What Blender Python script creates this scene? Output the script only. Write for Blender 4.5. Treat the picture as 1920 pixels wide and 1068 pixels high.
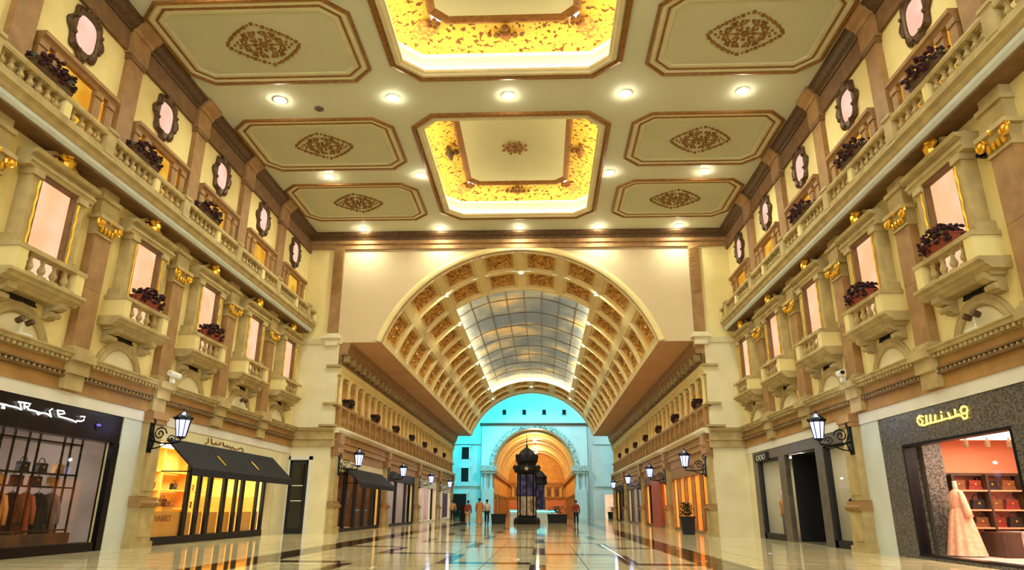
import bpy, bmesh, math, random
from mathutils import Vector, Matrix
random.seed(7)
PI = math.pi
sc = bpy.context.scene
for o in list(bpy.data.objects): bpy.data.objects.remove(o)
C = sc.collection

# ------------------------------------------------------------------ camera
F = 1278.0; CAMZ = 1.08
Yv = Vector((1017-960, 954-534, F)).normalized()
a_ = 983-960.0
Zv = Vector((a_, -(a_*Yv.x+F*Yv.z)/Yv.y, F)).normalized()
Xv = Yv.cross(Zv)
if Xv.x < 0: Xv = -Xv
cam = bpy.data.cameras.new('camera'); camo = bpy.data.objects.new('camera', cam); C.objects.link(camo)
cam.sensor_width = 36; cam.lens = F/1920*36; cam.clip_end = 400
m3 = Matrix(((Xv.x, -Xv.y, -Xv.z), (Yv.x, -Yv.y, -Yv.z), (Zv.x, -Zv.y, -Zv.z)))
camo.matrix_world = Matrix.Translation((0, 0, CAMZ)) @ m3.to_4x4()
sc.camera = camo

# ------------------------------------------------------------------ world, exposure
w = bpy.data.worlds.new('daylight'); sc.world = w; w.use_nodes = True
w.node_tree.nodes['Background'].inputs[0].default_value = (0.92, 0.97, 1.0, 1)
w.node_tree.nodes['Background'].inputs[1].default_value = 3.6
sc.view_settings.view_transform = 'Standard'; sc.view_settings.look = 'None'
sc.view_settings.gamma = 1; sc.view_settings.use_curve_mapping = False
sc.view_settings.exposure = 0.45
WARM = (1.0, 0.80, 0.50)
K_DOWN = 500.0      # near hall downlights
K_COVE = 22.0         # ceiling cove strips
K_VAULT = 26.0        # vault cove strips

# ------------------------------------------------------------------ dimensions
XL, XR = -11.5, 9.1          # near hall side walls
YF = 31.4                    # front wall with the big arch
YB = -14.0                   # glazed entrance behind the camera
ZC = 14.1                    # ceiling
AX = -1.05                   # hall axis
FXL, FXR = -9.6, 7.6         # far hall side walls
YE = 75.0                    # far hall end
VR, VZ, VT = 6.98, 6.23, math.radians(70.3)
PIL = [12.05, 15.9, 19.75, 23.6, 27.45]
BAY = [13.97, 17.82, 21.67, 25.52, 29.37]

# ------------------------------------------------------------------ materials
def S(r, g, b):
    f = lambda c: (c/255/12.92) if c/255 <= 0.04045 else ((c/255+0.055)/1.055)**2.4
    return (f(r), f(g), f(b), 1)
MATS = {}
def mat(name, col, rough=0.6, metal=0.0, col2=None, nscale=3.0, bump=0.0, bscale=20.0, spec=0.4, thr=None, detail=4):
    if name in MATS: return MATS[name]
    m = bpy.data.materials.new(name); m.use_nodes = True; nt = m.node_tree
    b = nt.nodes['Principled BSDF']; MATS[name] = m
    b.inputs['Base Color'].default_value = col; b.inputs['Roughness'].default_value = rough
    b.inputs['Metallic'].default_value = metal; b.inputs['Specular IOR Level'].default_value = spec
    g = nt.nodes.new('ShaderNodeNewGeometry')
    if col2 is not None:
        n = nt.nodes.new('ShaderNodeTexNoise'); n.inputs['Scale'].default_value = nscale; n.inputs['Detail'].default_value = detail
        r = nt.nodes.new('ShaderNodeValToRGB')
        lo, hi = thr if thr else (0.3, 0.7)
        r.color_ramp.elements[0].position = lo; r.color_ramp.elements[0].color = col
        r.color_ramp.elements[1].position = hi; r.color_ramp.elements[1].color = col2
        nt.links.new(g.outputs['Position'], n.inputs['Vector']); nt.links.new(n.outputs['Fac'], r.inputs['Fac'])
        nt.links.new(r.outputs['Color'], b.inputs['Base Color'])
    if bump:
        n2 = nt.nodes.new('ShaderNodeTexNoise'); n2.inputs['Scale'].default_value = bscale; n2.inputs['Detail'].default_value = 3
        bu = nt.nodes.new('ShaderNodeBump'); bu.inputs['Strength'].default_value = bump; bu.inputs['Distance'].default_value = 0.02
        nt.links.new(g.outputs['Position'], n2.inputs['Vector']); nt.links.new(n2.outputs['Fac'], bu.inputs['Height'])
        nt.links.new(bu.outputs['Normal'], b.inputs['Normal'])
    return m
def emis(name, col, st, col2=None, nscale=2.0):
    if name in MATS: return MATS[name]
    m = bpy.data.materials.new(name); m.use_nodes = True; nt = m.node_tree; MATS[name] = m
    nt.nodes.remove(nt.nodes['Principled BSDF']); e = nt.nodes.new('ShaderNodeEmission')
    e.inputs[0].default_value = col; e.inputs[1].default_value = st
    if col2 is not None:
        g = nt.nodes.new('ShaderNodeNewGeometry'); n = nt.nodes.new('ShaderNodeTexNoise'); n.inputs['Scale'].default_value = nscale
        n.inputs['Detail'].default_value = 1
        r = nt.nodes.new('ShaderNodeValToRGB'); r.color_ramp.elements[0].color = col; r.color_ramp.elements[1].color = col2
        r.color_ramp.elements[0].position = 0.35; r.color_ramp.elements[1].position = 0.65
        nt.links.new(g.outputs['Position'], n.inputs['Vector']); nt.links.new(n.outputs['Fac'], r.inputs['Fac']); nt.links.new(r.outputs['Color'], e.inputs[0])
    nt.links.new(e.outputs[0], nt.nodes['Material Output'].inputs[0])
    return m
def glassmat(name, tint=(1, 1, 1, 1), refl=0.10, rough=0.02):
    if name in MATS: return MATS[name]
    m = bpy.data.materials.new(name); m.use_nodes = True; nt = m.node_tree; MATS[name] = m
    nt.nodes.remove(nt.nodes['Principled BSDF'])
    t = nt.nodes.new('ShaderNodeBsdfTransparent'); t.inputs[0].default_value = tint
    gl = nt.nodes.new('ShaderNodeBsdfGlossy'); gl.inputs['Roughness'].default_value = rough
    fr = nt.nodes.new('ShaderNodeLayerWeight'); fr.inputs[0].default_value = .12
    mx = nt.nodes.new('ShaderNodeMixShader')
    ad = nt.nodes.new('ShaderNodeMath'); ad.operation = 'ADD'; ad.inputs[1].default_value = refl*0.3
    pw = nt.nodes.new('ShaderNodeMath'); pw.operation = 'MULTIPLY'; pw.inputs[1].default_value = .35; nt.links.new(fr.outputs['Fresnel'], pw.inputs[0])
    pw2 = nt.nodes.new('ShaderNodeMath'); pw2.operation = 'POWER'; pw2.inputs[1].default_value = 3.0; nt.links.new(fr.outputs['Facing'], pw2.inputs[0]); nt.links.new(pw2.outputs[0], pw.inputs[0])
    nt.links.new(pw.outputs[0], ad.inputs[0]); nt.links.new(ad.outputs[0], mx.inputs[0])
    nt.links.new(t.outputs[0], mx.inputs[1]); nt.links.new(gl.outputs[0], mx.inputs[2]); nt.links.new(mx.outputs[0], nt.nodes['Material Output'].inputs[0])
    return m

M = dict(
 plaster=mat('plaster', S(230,212,148), .8, col2=S(220,200,134), nscale=1.2, bump=.1),
 pale=mat('pale_plaster', S(228,218,178), .7, col2=S(216,203,160), nscale=1.0, bump=.06),
 panelwall=mat('peach_panel', S(208,186,146), .8, col2=S(200,178,138), nscale=.4),
 white=mat('white_stone', S(226,222,210), .5, col2=S(214,210,196), nscale=1.5),
 tan=mat('tan_stone', S(188,166,112), .7, col2=S(160,138,88), nscale=2.5, bump=.25, bscale=30),
 brown=mat('brown_stone', S(164,124,74), .65, col2=S(138,102,60), nscale=3, bump=.2, bscale=25),
 orange=mat('orange_stone', S(176,134,72), .65, col2=S(152,112,58), nscale=2, bump=.15),
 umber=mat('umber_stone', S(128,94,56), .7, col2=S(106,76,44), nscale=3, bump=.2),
 gold=mat('gold', S(232,180,60), .32, .75),
 gilt=mat('gilt_line', S(156,106,46), .5, .25, col2=S(120,80,36), nscale=8),
 bronze=mat('bronze', S(104,76,46), .5, .3, col2=S(72,52,32), nscale=10, bump=.3),
 ceil=mat('ceiling_paint', S(206,206,180), .8, col2=S(200,199,170), nscale=.5),
 ceilpanel=mat('ceiling_panel_paint', S(196,194,160), .8, col2=S(188,187,152), nscale=.6),
 mould=mat('moulding', S(216,206,166), .6, col2=S(206,194,152), nscale=2), covew=mat('cove_white', S(250,240,214), .6), panelmould=mat('panel_moulding', S(206,198,156), .6, col2=S(196,188,146), nscale=2),
 frieze=mat('painted_frieze', S(246,200,84), .6, col2=S(120,72,26), nscale=7, thr=(.56,.63), detail=2),
 cart=mat('cartouche', S(206,108,52), .5, col2=S(226,178,74), nscale=10, thr=(.4,.6)),
 coffer=mat('coffer_gilt', S(222,172,80), .5, .1, col2=S(156,104,44), nscale=6, thr=(.42,.62), bump=.5, bscale=12),
 rib=mat('rib_cream', S(232,212,150), .6, col2=S(222,200,136), nscale=2),
 soffit=mat('soffit', S(206,160,110), .7, col2=S(196,148,100), nscale=.6),
 black=mat('black_metal', S(16,15,17), .35, .6),
 blackm=mat('black_matte', S(14,13,14), .6),
 navy=mat('awning_cloth', S(18,18,26), .8, col2=S(13,13,18), nscale=6),
 granite=mat('granite', S(112,106,96), .35, col2=S(44,42,40), nscale=26, thr=(.42,.6), detail=5),
 granite2=mat('grey_stone', S(104,92,78), .35, col2=S(76,66,56), nscale=4),
 darkglass=mat('dark_glass', S(12,12,14), .06, 0, spec=.8),
 terracotta=mat('terracotta', S(140,62,36), .7),
 petal=mat('dark_petals', S(70,12,20), .8, col2=S(26,8,12), nscale=9),
 leaf=mat('leaf', S(34,48,20), .6, col2=S(60,72,30), nscale=10),
 glass=glassmat('shop_glass'),
 lampglass=emis('lantern_glow', S(176,186,255), 2.2),
 lens=emis('downlight_lens', (1, .92, .75, 1), 40),
 lenshot=emis('downlight_dome', (1, .93, .74, 1), 150),
 litwin=emis('lit_window', S(255,208,168), .80, S(248,192,140), 1.2),
 litrose=emis('lit_rose_window', S(255,205,185), .85, S(246,186,160), 1.4),
 lityellow=emis('lit_yellow_window', S(246,190,70), .75, S(224,150,40), 1.5),
 led=emis('led_strip', (1, .82, .5, 1), K_COVE),
 ledv=emis('led_strip_vault', (1, .84, .55, 1), K_VAULT),
 ledg=emis('added_gallery_led', (1, .70, .34, 1), 7),  # emission of the strip added to make the gallery glow
 skin=mat('skin', S(150,104,78), .6),
 hair=mat('hair', S(20,15,13), .6),
 bed=mat('pale_bluish_stone', S(206,214,206), .4, col2=S(196,200,190), nscale=1.2),
)

# ------------------------------------------------------------------ mesh builder
class MB:
    def __init__(s, x0=0.0, sx=1): s.v = []; s.f = []; s.mi = []; s.x0 = x0; s.sx = sx; s.m = 0
    def p(s, x, y, z): s.v.append((s.x0+s.sx*x, y, z)); return len(s.v)-1
    def face(s, idx): s.f.append(tuple(idx)); s.mi.append(s.m)
    def quadp(s, *pts): s.face([s.p(*q) for q in pts])
    def box(s, x0, x1, y0, y1, z0, z1):
        i = [s.p(x, y, z) for z in (z0, z1) for y in (y0, y1) for x in (x0, x1)]
        for q in ((0,1,3,2),(4,5,7,6),(0,1,5,4),(2,3,7,6),(0,2,6,4),(1,3,7,5)): s.face([i[k] for k in q])
    def ext_y(s, prof, y0, y1):
        a = [s.p(x, y0, z) for x, z in prof]; b = [s.p(x, y1, z) for x, z in prof]; n = len(prof)
        for k in range(n): s.face((a[k], a[(k+1) % n], b[(k+1) % n], b[k]))
        s.face(a); s.face(b)
    def ext_x(s, prof, x0, x1):
        a = [s.p(x0, y, z) for y, z in prof]; b = [s.p(x1, y, z) for y, z in prof]; n = len(prof)
        for k in range(n): s.face((a[k], a[(k+1) % n], b[(k+1) % n], b[k]))
        s.face(a); s.face(b)
    def ext_z(s, prof, z0, z1):
        a = [s.p(x, y, z0) for x, y in prof]; b = [s.p(x, y, z1) for x, y in prof]; n = len(prof)
        for k in range(n): s.face((a[k], a[(k+1) % n], b[(k+1) % n], b[k]))
        s.face(a); s.face(b)
    def lathe(s, prof, cx=0, cy=0, n=10, cap=True, amp=0.0, freq=0):
        rings = []
        for r, z in prof:
            rings.append([s.p(cx+r*(1+amp*math.cos(freq*2*PI*k/n))*math.cos(2*PI*k/n), cy+r*(1+amp*math.cos(freq*2*PI*k/n))*math.sin(2*PI*k/n), z) for k in range(n)])
        for a, b in zip(rings, rings[1:]):
            for k in range(n): s.face((a[k], a[(k+1) % n], b[(k+1) % n], b[k]))
        if cap: s.face(rings[0]); s.face(rings[-1])
    def tube(s, pts, r, n=6, r1=None):
        pts = [Vector(q) for q in pts]; rings = []; N = len(pts)
        for i, q in enumerate(pts):
            t = (pts[min(i+1, N-1)]-pts[max(i-1, 0)])
            t = t.normalized() if t.length > 1e-9 else Vector((0, 0, 1))
            u = t.cross(Vector((0, 0, 1)) if abs(t.z) < .9 else Vector((1, 0, 0))).normalized(); v = t.cross(u)
            rr = r if r1 is None else r+(r1-r)*i/(N-1)
            rings.append([s.p(*(q+rr*(math.cos(2*PI*k/n)*u+math.sin(2*PI*k/n)*v))) for k in range(n)])
        for a, b in zip(rings, rings[1:]):
            for k in range(n): s.face((a[k], a[(k+1) % n], b[(k+1) % n], b[k]))
        s.face(rings[0]); s.face(rings[-1])
    def ball(s, c, rx, ry=None, rz=None, n=8, m=5):
        ry = rx if ry is None else ry; rz = rx if rz is None else rz
        top = s.p(c[0], c[1], c[2]+rz); bot = s.p(c[0], c[1], c[2]-rz); rings = []
        for j in range(1, m):
            t = PI*j/m
            rings.append([s.p(c[0]+rx*math.sin(t)*math.cos(2*PI*k/n), c[1]+ry*math.sin(t)*math.sin(2*PI*k/n), c[2]+rz*math.cos(t)) for k in range(n)])
        for k in range(n):
            s.face((top, rings[0][k], rings[0][(k+1) % n])); s.face((bot, rings[-1][k], rings[-1][(k+1) % n]))
        for a, b in zip(rings, rings[1:]):
            for k in range(n): s.face((a[k], a[(k+1) % n], b[(k+1) % n], b[k]))
    def loop(s, poly, prof, closed_in=False):
        rings = [[s.p(x, y, z) for x, y in inset(poly, o)] for o, z in prof]; n = len(poly)
        for a, b in zip(rings, rings[1:]):
            for k in range(n): s.face((a[k], a[(k+1) % n], b[(k+1) % n], b[k]))
        if closed_in: s.face(rings[-1])
    def mesh(s, name, mats, smooth=False):
        me = bpy.data.meshes.new(name); me.from_pydata(s.v, [], s.f)
        for m in (mats if isinstance(mats, (list, tuple)) else [mats]): me.materials.append(M[m] if isinstance(m, str) else m)
        me.polygons.foreach_set('material_index', s.mi)
        bm = bmesh.new(); bm.from_mesh(me); bmesh.ops.recalc_face_normals(bm, faces=bm.faces); bm.to_mesh(me); bm.free()
        if smooth:
            me.polygons.foreach_set('use_smooth', [True]*len(me.polygons))
        return me
def inset(poly, d):
    n = len(poly); out = []
    for i in range(n):
        p0 = Vector(poly[i-1]); p1 = Vector(poly[i]); p2 = Vector(poly[(i+1) % n])
        e1 = (p1-p0).normalized(); e2 = (p2-p1).normalized()
        n1 = Vector((-e1.y, e1.x)); n2 = Vector((-e2.y, e2.x))
        b = n1+n2; b = b/(b.dot(n1)) if b.length > 1e-6 else n1
        out.append((p1.x+b.x*d, p1.y+b.y*d))
    return out
def octa(x0, x1, y0, y1, c):   # counter-clockwise
    return [(x0+c, y0), (x1-c, y0), (x1, y0+c), (x1, y1-c), (x1-c, y1), (x0+c, y1), (x0, y1-c), (x0, y0+c)]

def obj(name, me, parent=None, loc=None, rz=0.0):
    o = bpy.data.objects.new(name, me); C.objects.link(o)
    if parent is not None: o.parent = parent
    if loc is not None: o.location = loc
    if rz: o.rotation_euler = (0, 0, rz)
    return o
def tag(o, label, cat, group=None, kind=None):
    o['label'] = label; o['category'] = cat
    if group: o['group'] = group
    if kind: o['kind'] = kind
    return o
def thing(name, label, cat, loc=(0, 0, 0), rz=0.0, group=None, kind=None):
    return tag(obj(name, None, None, loc, rz), label, cat, group, kind)
class Proto:                       # parts of one kind of thing; copies share the meshes
    def __init__(s): s.parts = []
    def add(s, name, mb, mats, parent=None, smooth=False, loc=(0, 0, 0), label=None, kind=None):
        me = mb if isinstance(mb, bpy.types.Mesh) else mb.mesh(name, mats, smooth)
        s.parts.append((name, me, parent, loc, label, kind)); return len(s.parts)-1
    def place(s, name, label, cat, loc, rz=0.0, group=None, kind=None, skip=()):
        r = thing(name, label, cat, loc, rz, group, kind); made = []
        for i, (n, me, pa, lo, la, kd) in enumerate(s.parts):
            if i in skip: made.append(None); continue
            o = obj(n, me, r if pa is None else made[pa], lo)
            if la: o['label'] = la
            if kd: o['kind'] = kd
            made.append(o)
        return r
def lamp(name, kind, loc, power, col=WARM, parent=None, size=.3, rot=(0, 0, 0), spot=None, blend=.6, sy=None):
    l = bpy.data.lights.new(name, kind); l.energy = power; l.color = col
    if kind == 'AREA':
        l.size = size
        if sy: l.shape = 'RECTANGLE'; l.size_y = sy
    else: l.shadow_soft_size = size
    if spot: l.spot_size = spot; l.spot_blend = blend
    o = bpy.data.objects.new(name, l); C.objects.link(o); o.location = loc; o.rotation_euler = rot
    if parent is not None: o.parent = parent
    return o
ORD = ['first', 'second', 'third', 'fourth', 'fifth', 'sixth', 'seventh', 'eighth', 'ninth', 'tenth', 'eleventh', 'twelfth']
SIDES = [('left', XL, 1, 0.0), ('right', XR, -1, PI)]
FSIDES = [('left', FXL, 1, 0.0), ('right', FXR, -1, PI)]

# ================================================================== FLOOR
def floor_material():
    m = bpy.data.materials.new('polished_marble'); m.use_nodes = True; nt = m.node_tree; b = nt.nodes['Principled BSDF']
    g = nt.nodes.new('ShaderNodeNewGeometry'); sep = nt.nodes.new('ShaderNodeSeparateXYZ'); nt.links.new(g.outputs['Position'], sep.inputs[0])
    def mth(op, a, b_=None, c=None):
        n = nt.nodes.new('ShaderNodeMath'); n.operation = op
        for i, v in enumerate((a, b_, c)):
            if v is None: continue
            if isinstance(v, (int, float)): n.inputs[i].default_value = v
            else: nt.links.new(v, n.inputs[i])
        return n.outputs[0]
    x, y = sep.outputs[0], sep.outputs[1]
    fx = mth('DIVIDE', mth('ADD', x, 11.5), 1.03); fy = mth('DIVIDE', y, 1.03)
    cell = nt.nodes.new('ShaderNodeCombineXYZ'); nt.links.new(mth('FLOOR', fx), cell.inputs[0]); nt.links.new(mth('FLOOR', fy), cell.inputs[1])
    wn = nt.nodes.new('ShaderNodeTexWhiteNoise'); nt.links.new(cell.outputs[0], wn.inputs['Vector'])
    jx = mth('GREATER_THAN', mth('ABSOLUTE', mth('SUBTRACT', mth('FRACT', fx), .5)), .492)
    jy = mth('GREATER_THAN', mth('ABSOLUTE', mth('SUBTRACT', mth('FRACT', fy), .5)), .465)
    joint = mth('MAXIMUM', jx, jy)
    bandl = mth('LESS_THAN', mth('ABSOLUTE', mth('ADD', x, 6.2)), .45); bandr = mth('LESS_THAN', mth('ABSOLUTE', mth('SUBTRACT', x, 3.7)), .45)
    infield = mth('LESS_THAN', mth('ABSOLUTE', mth('ADD', x, 1.25)), 4.95)
    by = mth('LESS_THAN', mth('FLOORED_MODULO', mth('ADD', y, .4), 3.09), .6)
    bx = mth('LESS_THAN', mth('FLOORED_MODULO', mth('ADD', x, 6.2), 1.98), .32)
    # dark rectangles only in alternate panels
    alt = mth('GREATER_THAN', mth('FLOORED_MODULO', mth('ADD', mth('FLOOR', mth('DIVIDE', mth('ADD', x, 6.2), 1.98)), mth('FLOOR', mth('DIVIDE', mth('ADD', y, .4), 3.09))), 2), .5)
    by2 = mth('MULTIPLY', by, alt)
    dark = mth('MAXIMUM', mth('MAXIMUM', bandl, bandr), mth('MULTIPLY', infield, mth('MAXIMUM', by2, mth('MULTIPLY', bx, alt))))
    noi = nt.nodes.new('ShaderNodeTexNoise'); noi.inputs['Scale'].default_value = 2.2; noi.inputs['Detail'].default_value = 6
    nt.links.new(g.outputs['Position'], noi.inputs['Vector'])
    r = nt.nodes.new('ShaderNodeValToRGB'); r.color_ramp.elements[0].color = S(184,166,122); r.color_ramp.elements[1].color = S(216,202,162)
    nt.links.new(mth('ADD', mth('MULTIPLY', wn.outputs['Value'], .5), mth('MULTIPLY', noi.outputs['Fac'], .5)), r.inputs['Fac'])
    mx = nt.nodes.new('ShaderNodeMix'); mx.data_type = 'RGBA'; nt.links.new(dark, mx.inputs[0]); nt.links.new(r.outputs[0], mx.inputs[6]); mx.inputs[7].default_value = S(50,32,18)
    mx2 = nt.nodes.new('ShaderNodeMix'); mx2.data_type = 'RGBA'; nt.links.new(mth('MULTIPLY', joint, .85), mx2.inputs[0]); nt.links.new(mx.outputs[2], mx2.inputs[6]); mx2.inputs[7].default_value = S(70,54,36)
    nt.links.new(mx2.outputs[2], b.inputs['Base Color'])
    b.inputs['Roughness'].default_value = .08; b.inputs['Specular IOR Level'].default_value = .5; b.inputs['IOR'].default_value = 1.22
    bu = nt.nodes.new('ShaderNodeBump'); bu.inputs['Strength'].default_value = .03; bu.inputs['Distance'].default_value = .02
    n3 = nt.nodes.new('ShaderNodeTexNoise'); n3.inputs['Scale'].default_value = 1.6; nt.links.new(g.outputs['Position'], n3.inputs['Vector'])
    nt.links.new(n3.outputs['Fac'], bu.inputs['Height']); nt.links.new(bu.outputs['Normal'], b.inputs['Normal'])
    return m
M['floor'] = floor_material(); M['grout'] = mat('grout', S(96,80,56), .8)
T = 1.03; J0, J1 = 9, 23
mb = MB(); mb.box(-17, 15, YB, J0*T, -.2, 0); mb.box(-17, 15, J1*T, 160, -.2, 0); mb.box(-17, XL, J0*T, J1*T, -.2, 0); mb.box(XR, 15, J0*T, J1*T, -.2, 0)
mb.m = 1; mb.box(XL, XR, J0*T, J1*T, -.2, -.02)
floor = tag(obj('floor', mb.mesh('floor', ['floor', 'grout'])), 'polished beige marble floor with dark inlaid bands', 'floor', kind='structure')
mb = MB(); h = T/2-.004
a = [mb.p(x, y, -.02) for x, y in ((-h,-h),(h,-h),(h,h),(-h,h))]; bq = [mb.p(x, y, -.003) for x, y in ((-h,-h),(h,-h),(h,h),(-h,h))]; c4 = [mb.p(x, y, 0) for x, y in ((-h+.004,-h+.004),(h-.004,-h+.004),(h-.004,h-.004),(-h+.004,h-.004))]
for q in range(4):
    mb.face((a[q], a[(q+1) % 4], bq[(q+1) % 4], bq[q])); mb.face((bq[q], bq[(q+1) % 4], c4[(q+1) % 4], c4[q]))
mb.face(c4); tile = mb.mesh('floor_tile', 'floor')
for j in range(J0, J1):
    for i in range(20): obj('floor_tile', tile, floor, (XL+(i+.5)*T, (j+.5)*T, 0))

# ================================================================== CEILING OF THE NEAR HALL
CX0, CX1 = -4.47, 2.42
CEN = [(20.6, 29.37), (9.6, 18.4)]
mb = MB()
mb.box(XL, CX0, YB, YF, ZC, ZC+.15); mb.box(CX1, XR, YB, YF, ZC, ZC+.15)
for y0, y1 in ((YB, 9.6), (18.4, 20.6), (29.37, YF)): mb.box(CX0, CX1, y0, y1, ZC, ZC+.15)
for y0, y1 in CEN:
    c = .75
    for sx, sy in ((0, 0), (0, 1), (1, 0), (1, 1)):
        X = CX1 if sx else CX0; Y = y1 if sy else y0; dx = -c if sx else c; dy = -c if sy else c
        mb.ext_z([(X, Y), (X+dx, Y), (X, Y+dy)], ZC, ZC+.15)
ceil = tag(obj('ceiling', mb.mesh('ceiling', 'ceil')), 'flat warm beige hall ceiling with lit central coffers', 'ceiling', kind='structure')
# lit central coffers
for ci, (y0, y1) in enumerate(CEN):
    cx, cy = (CX0+CX1)/2, (y0+y1)/2; hx, hy = (CX1-CX0)/2, (y1-y0)/2
    P = octa(-hx, hx, -hy, hy, .75)
    r = thing('ceiling_coffer', ['glowing recessed ceiling coffer with rosette, nearer the front arch', 'large glowing ceiling coffer cut off by the top of the picture'][ci], 'ceiling coffer', (cx, cy, ZC), group='lit central coffers')
    mb = MB(); mb.loop(P, [(-.12, 0), (-.12, -.09), (-.02, -.12), (.04, -.06), (.04, 0)]); obj('outer_gilt_rim', mb.mesh('rim', 'gilt'), r)
    mb = MB(); mb.loop(P, [(.04, -.02), (.10, -.09), (.22, -.11), (.26, -.05), (.31, -.03), (.31, .05), (.27, .05), (.27, .02), (.0, .02)]); obj('moulding', mb.mesh('moulding', 'mould'), r)
    mb = MB(); mb.loop(P, [(.0, .02), (.0, .72), (.10, .78)]); obj('cove_wall', mb.mesh('cove', 'covew'), r)
    mb = MB(); mb.loop(P, [(.16, .03), (.23, .03), (.23, .06), (.16, .06), (.16, .03)]); obj('light_strip', mb.mesh('strip', 'led'), r)
    mb = MB(); mb.loop(P, [(.10, .78), (.16, .84), (.45, .94), (.85, 1.06), (1.2, 1.15)]); obj('painted_frieze', mb.mesh('frieze', 'frieze'), r)
    P2 = octa(-hx+1.15, hx-1.15, -hy+1.15, hy-1.15, .5)
    mb = MB(); mb.loop(P2, [(0, 1.15), (0, 1.07), (.08, 1.06), (.16, 1.11), (.24, 1.17)]); obj('inner_rim', mb.mesh('inrim', 'gilt'), r)
    mb = MB(); mb.loop(P2, [(.2, 1.17), (.3, 1.17)], True); obj('panel', mb.mesh('panel', 'ceilpanel'), r)
    # corner cartouches and centre crests
    for sx in (-1, 1):
        for sy in (-1, 1):
            mb = MB(); ang = math.atan2(sy, sx); ca, sa = math.cos(ang), math.sin(ang)
            bx_, by_ = sx*(hx-.32), sy*(hy-.32)
            pr = []
            for t, wd, zz in ((0, .22, .84), (.35, .30, .94), (.75, .30, 1.04), (1.15, .34, 1.1), (1.3, .2, 1.06)):
                pr.append([(bx_-ca*t-sa*q*wd, by_-sa*t+ca*q*wd, zz-.05-(.04 if abs(q) < .5 else 0)) for q in (-1, -.5, .5, 1)])
            for A_, B_ in zip(pr, pr[1:]):
                for k in range(3): mb.quadp(A_[k], A_[k+1], B_[k+1], B_[k])
            o = obj('corner_cartouche', mb.mesh('cartouche', 'cart'), r)
            mb = MB()
            for k in range(5):
                t = 2*PI*k/5; mb.ball((bx_-ca*1.32+.15*math.cos(t), by_-sa*1.32+.15*math.sin(t), 1.02), .09, n=6, m=4)
            obj('scroll', mb.mesh('scroll', 'gilt'), o)
    for dx, dy in ((0, 1), (0, -1), (1, 0), (-1, 0)):
        mb = MB(); X, Y = dx*(hx-.75), dy*(hy-.75)
        mb.ball((X, Y, .92), .2, .2, .1); mb.ball((X-dx*.28, Y-dy*.28, .98), .13, .13, .1)
        for q in (-1, 1):
            mb.ball((X+q*.28*dy, Y+q*.28*dx, .93), .12, .12, .07, 6, 4); mb.ball((X+q*.5*dy, Y+q*.5*dx, .95), .08, .08, .06, 6, 4)
        obj('crest', mb.mesh('crest', 'bronze' if (ci == 0 and dx == -1) else 'gilt'), r)
    mb = MB(); mb.ball((0, 0, 1.15), .16, .16, .1)
    for k in range(8):
        t = 2*PI*k/8; mb.ball((.32*math.cos(t), .32*math.sin(t), 1.15), .12, .12, .06, 6, 4); mb.ball((.5*math.cos(t+.39), .5*math.sin(t+.39), 1.15), .07, .07, .05, 6, 4)
    obj('rosette', mb.mesh('rosette', 'gilt'), r)
# side panels
def rosette_mesh():
    mb = MB(); N = 44
    for k in range(N):
        t = 2*PI*k/N; c, s_ = math.cos(t), math.sin(t); d = 1/(abs(c)**1.25+abs(s_)**1.25)**.8
        mb.ball((1.08*d*c, .92*d*s_, -.02), .075 if k % 2 else .05, n=5, m=3)
    for k in range(30):
        t = 2*PI*k/30; c, s_ = math.cos(t), math.sin(t); d = 1/(abs(c)**1.3+abs(s_)**1.3)**.77
        rr = .74+.07*math.cos(6*t); mb.ball((1.05*rr*d*c, .85*rr*d*s_, -.02), .05, n=5, m=3)
    for sx in (-1, 1):
        for sy in (-1, 1):
            for (ox, oy, R0, ph) in ((.25, .22, .16, 0), (.55, .14, .13, 1), (.2, .48, .12, 2), (.42, .40, .09, .5)):
                pts = [(sx*(ox+R0*(1-q/14)*math.cos(ph+q*.62)), sy*(oy+R0*(1-q/14)*math.sin(ph+q*.62)), -.02) for q in range(13)]
                mb.tube(pts, .028, 4)
    mb.tube([(-.72, 0, -.02), (-.15, 0, -.02)], .03, 4); mb.tube([(.15, 0, -.02), (.72, 0, -.02)], .03, 4)
    mb.ball((0, 0, -.02), .14, .14, .06)
    for k in range(8): mb.ball((.24*math.cos(k*PI/4), .24*math.sin(k*PI/4), -.02), .07, n=5, m=3)
    return mb.mesh('rosette', 'gilt')
ROS = rosette_mesh()
def panel_proto(hx, hy):
    p = Proto(); P = octa(-hx, hx, -hy, hy, .62)
    mb = MB(); mb.loop(P, [(0, 0), (0, -.07), (.07, -.09), (.10, -.02)]); p.add('gilt_rim', mb, 'gilt')
    mb = MB(); mb.loop(P, [(.10, -.02), (.14, -.05), (.22, -.06), (.25, -.02), (.30, -.02)]); p.add('moulding', mb, 'mould')
    mb = MB(); mb.loop(P, [(.28, -.02), (.30, -.05), (.34, -.05), (.36, -.02)]); p.add('inner_gilt_line', mb, 'gilt')
    mb = MB(); mb.loop(P, [(.35, -.02), (.40, -.05), (.50, -.05), (.54, -.01)]); p.add('inner_moulding', mb, 'panelmould')
    mb = MB(); mb.loop(P, [(.52, -.012), (.6, -.012)], True); p.add('panel', mb, 'ceilpanel')
    p.add('rosette', ROS, None); return p
PL, PR_ = panel_proto(2.92, 1.9), panel_proto(2.67, 1.9)
ROWS = [(27.6, 'nearest the arched wall'), (22.55, 'in the middle row'), (16.62, 'in the row nearest the viewer')]
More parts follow.
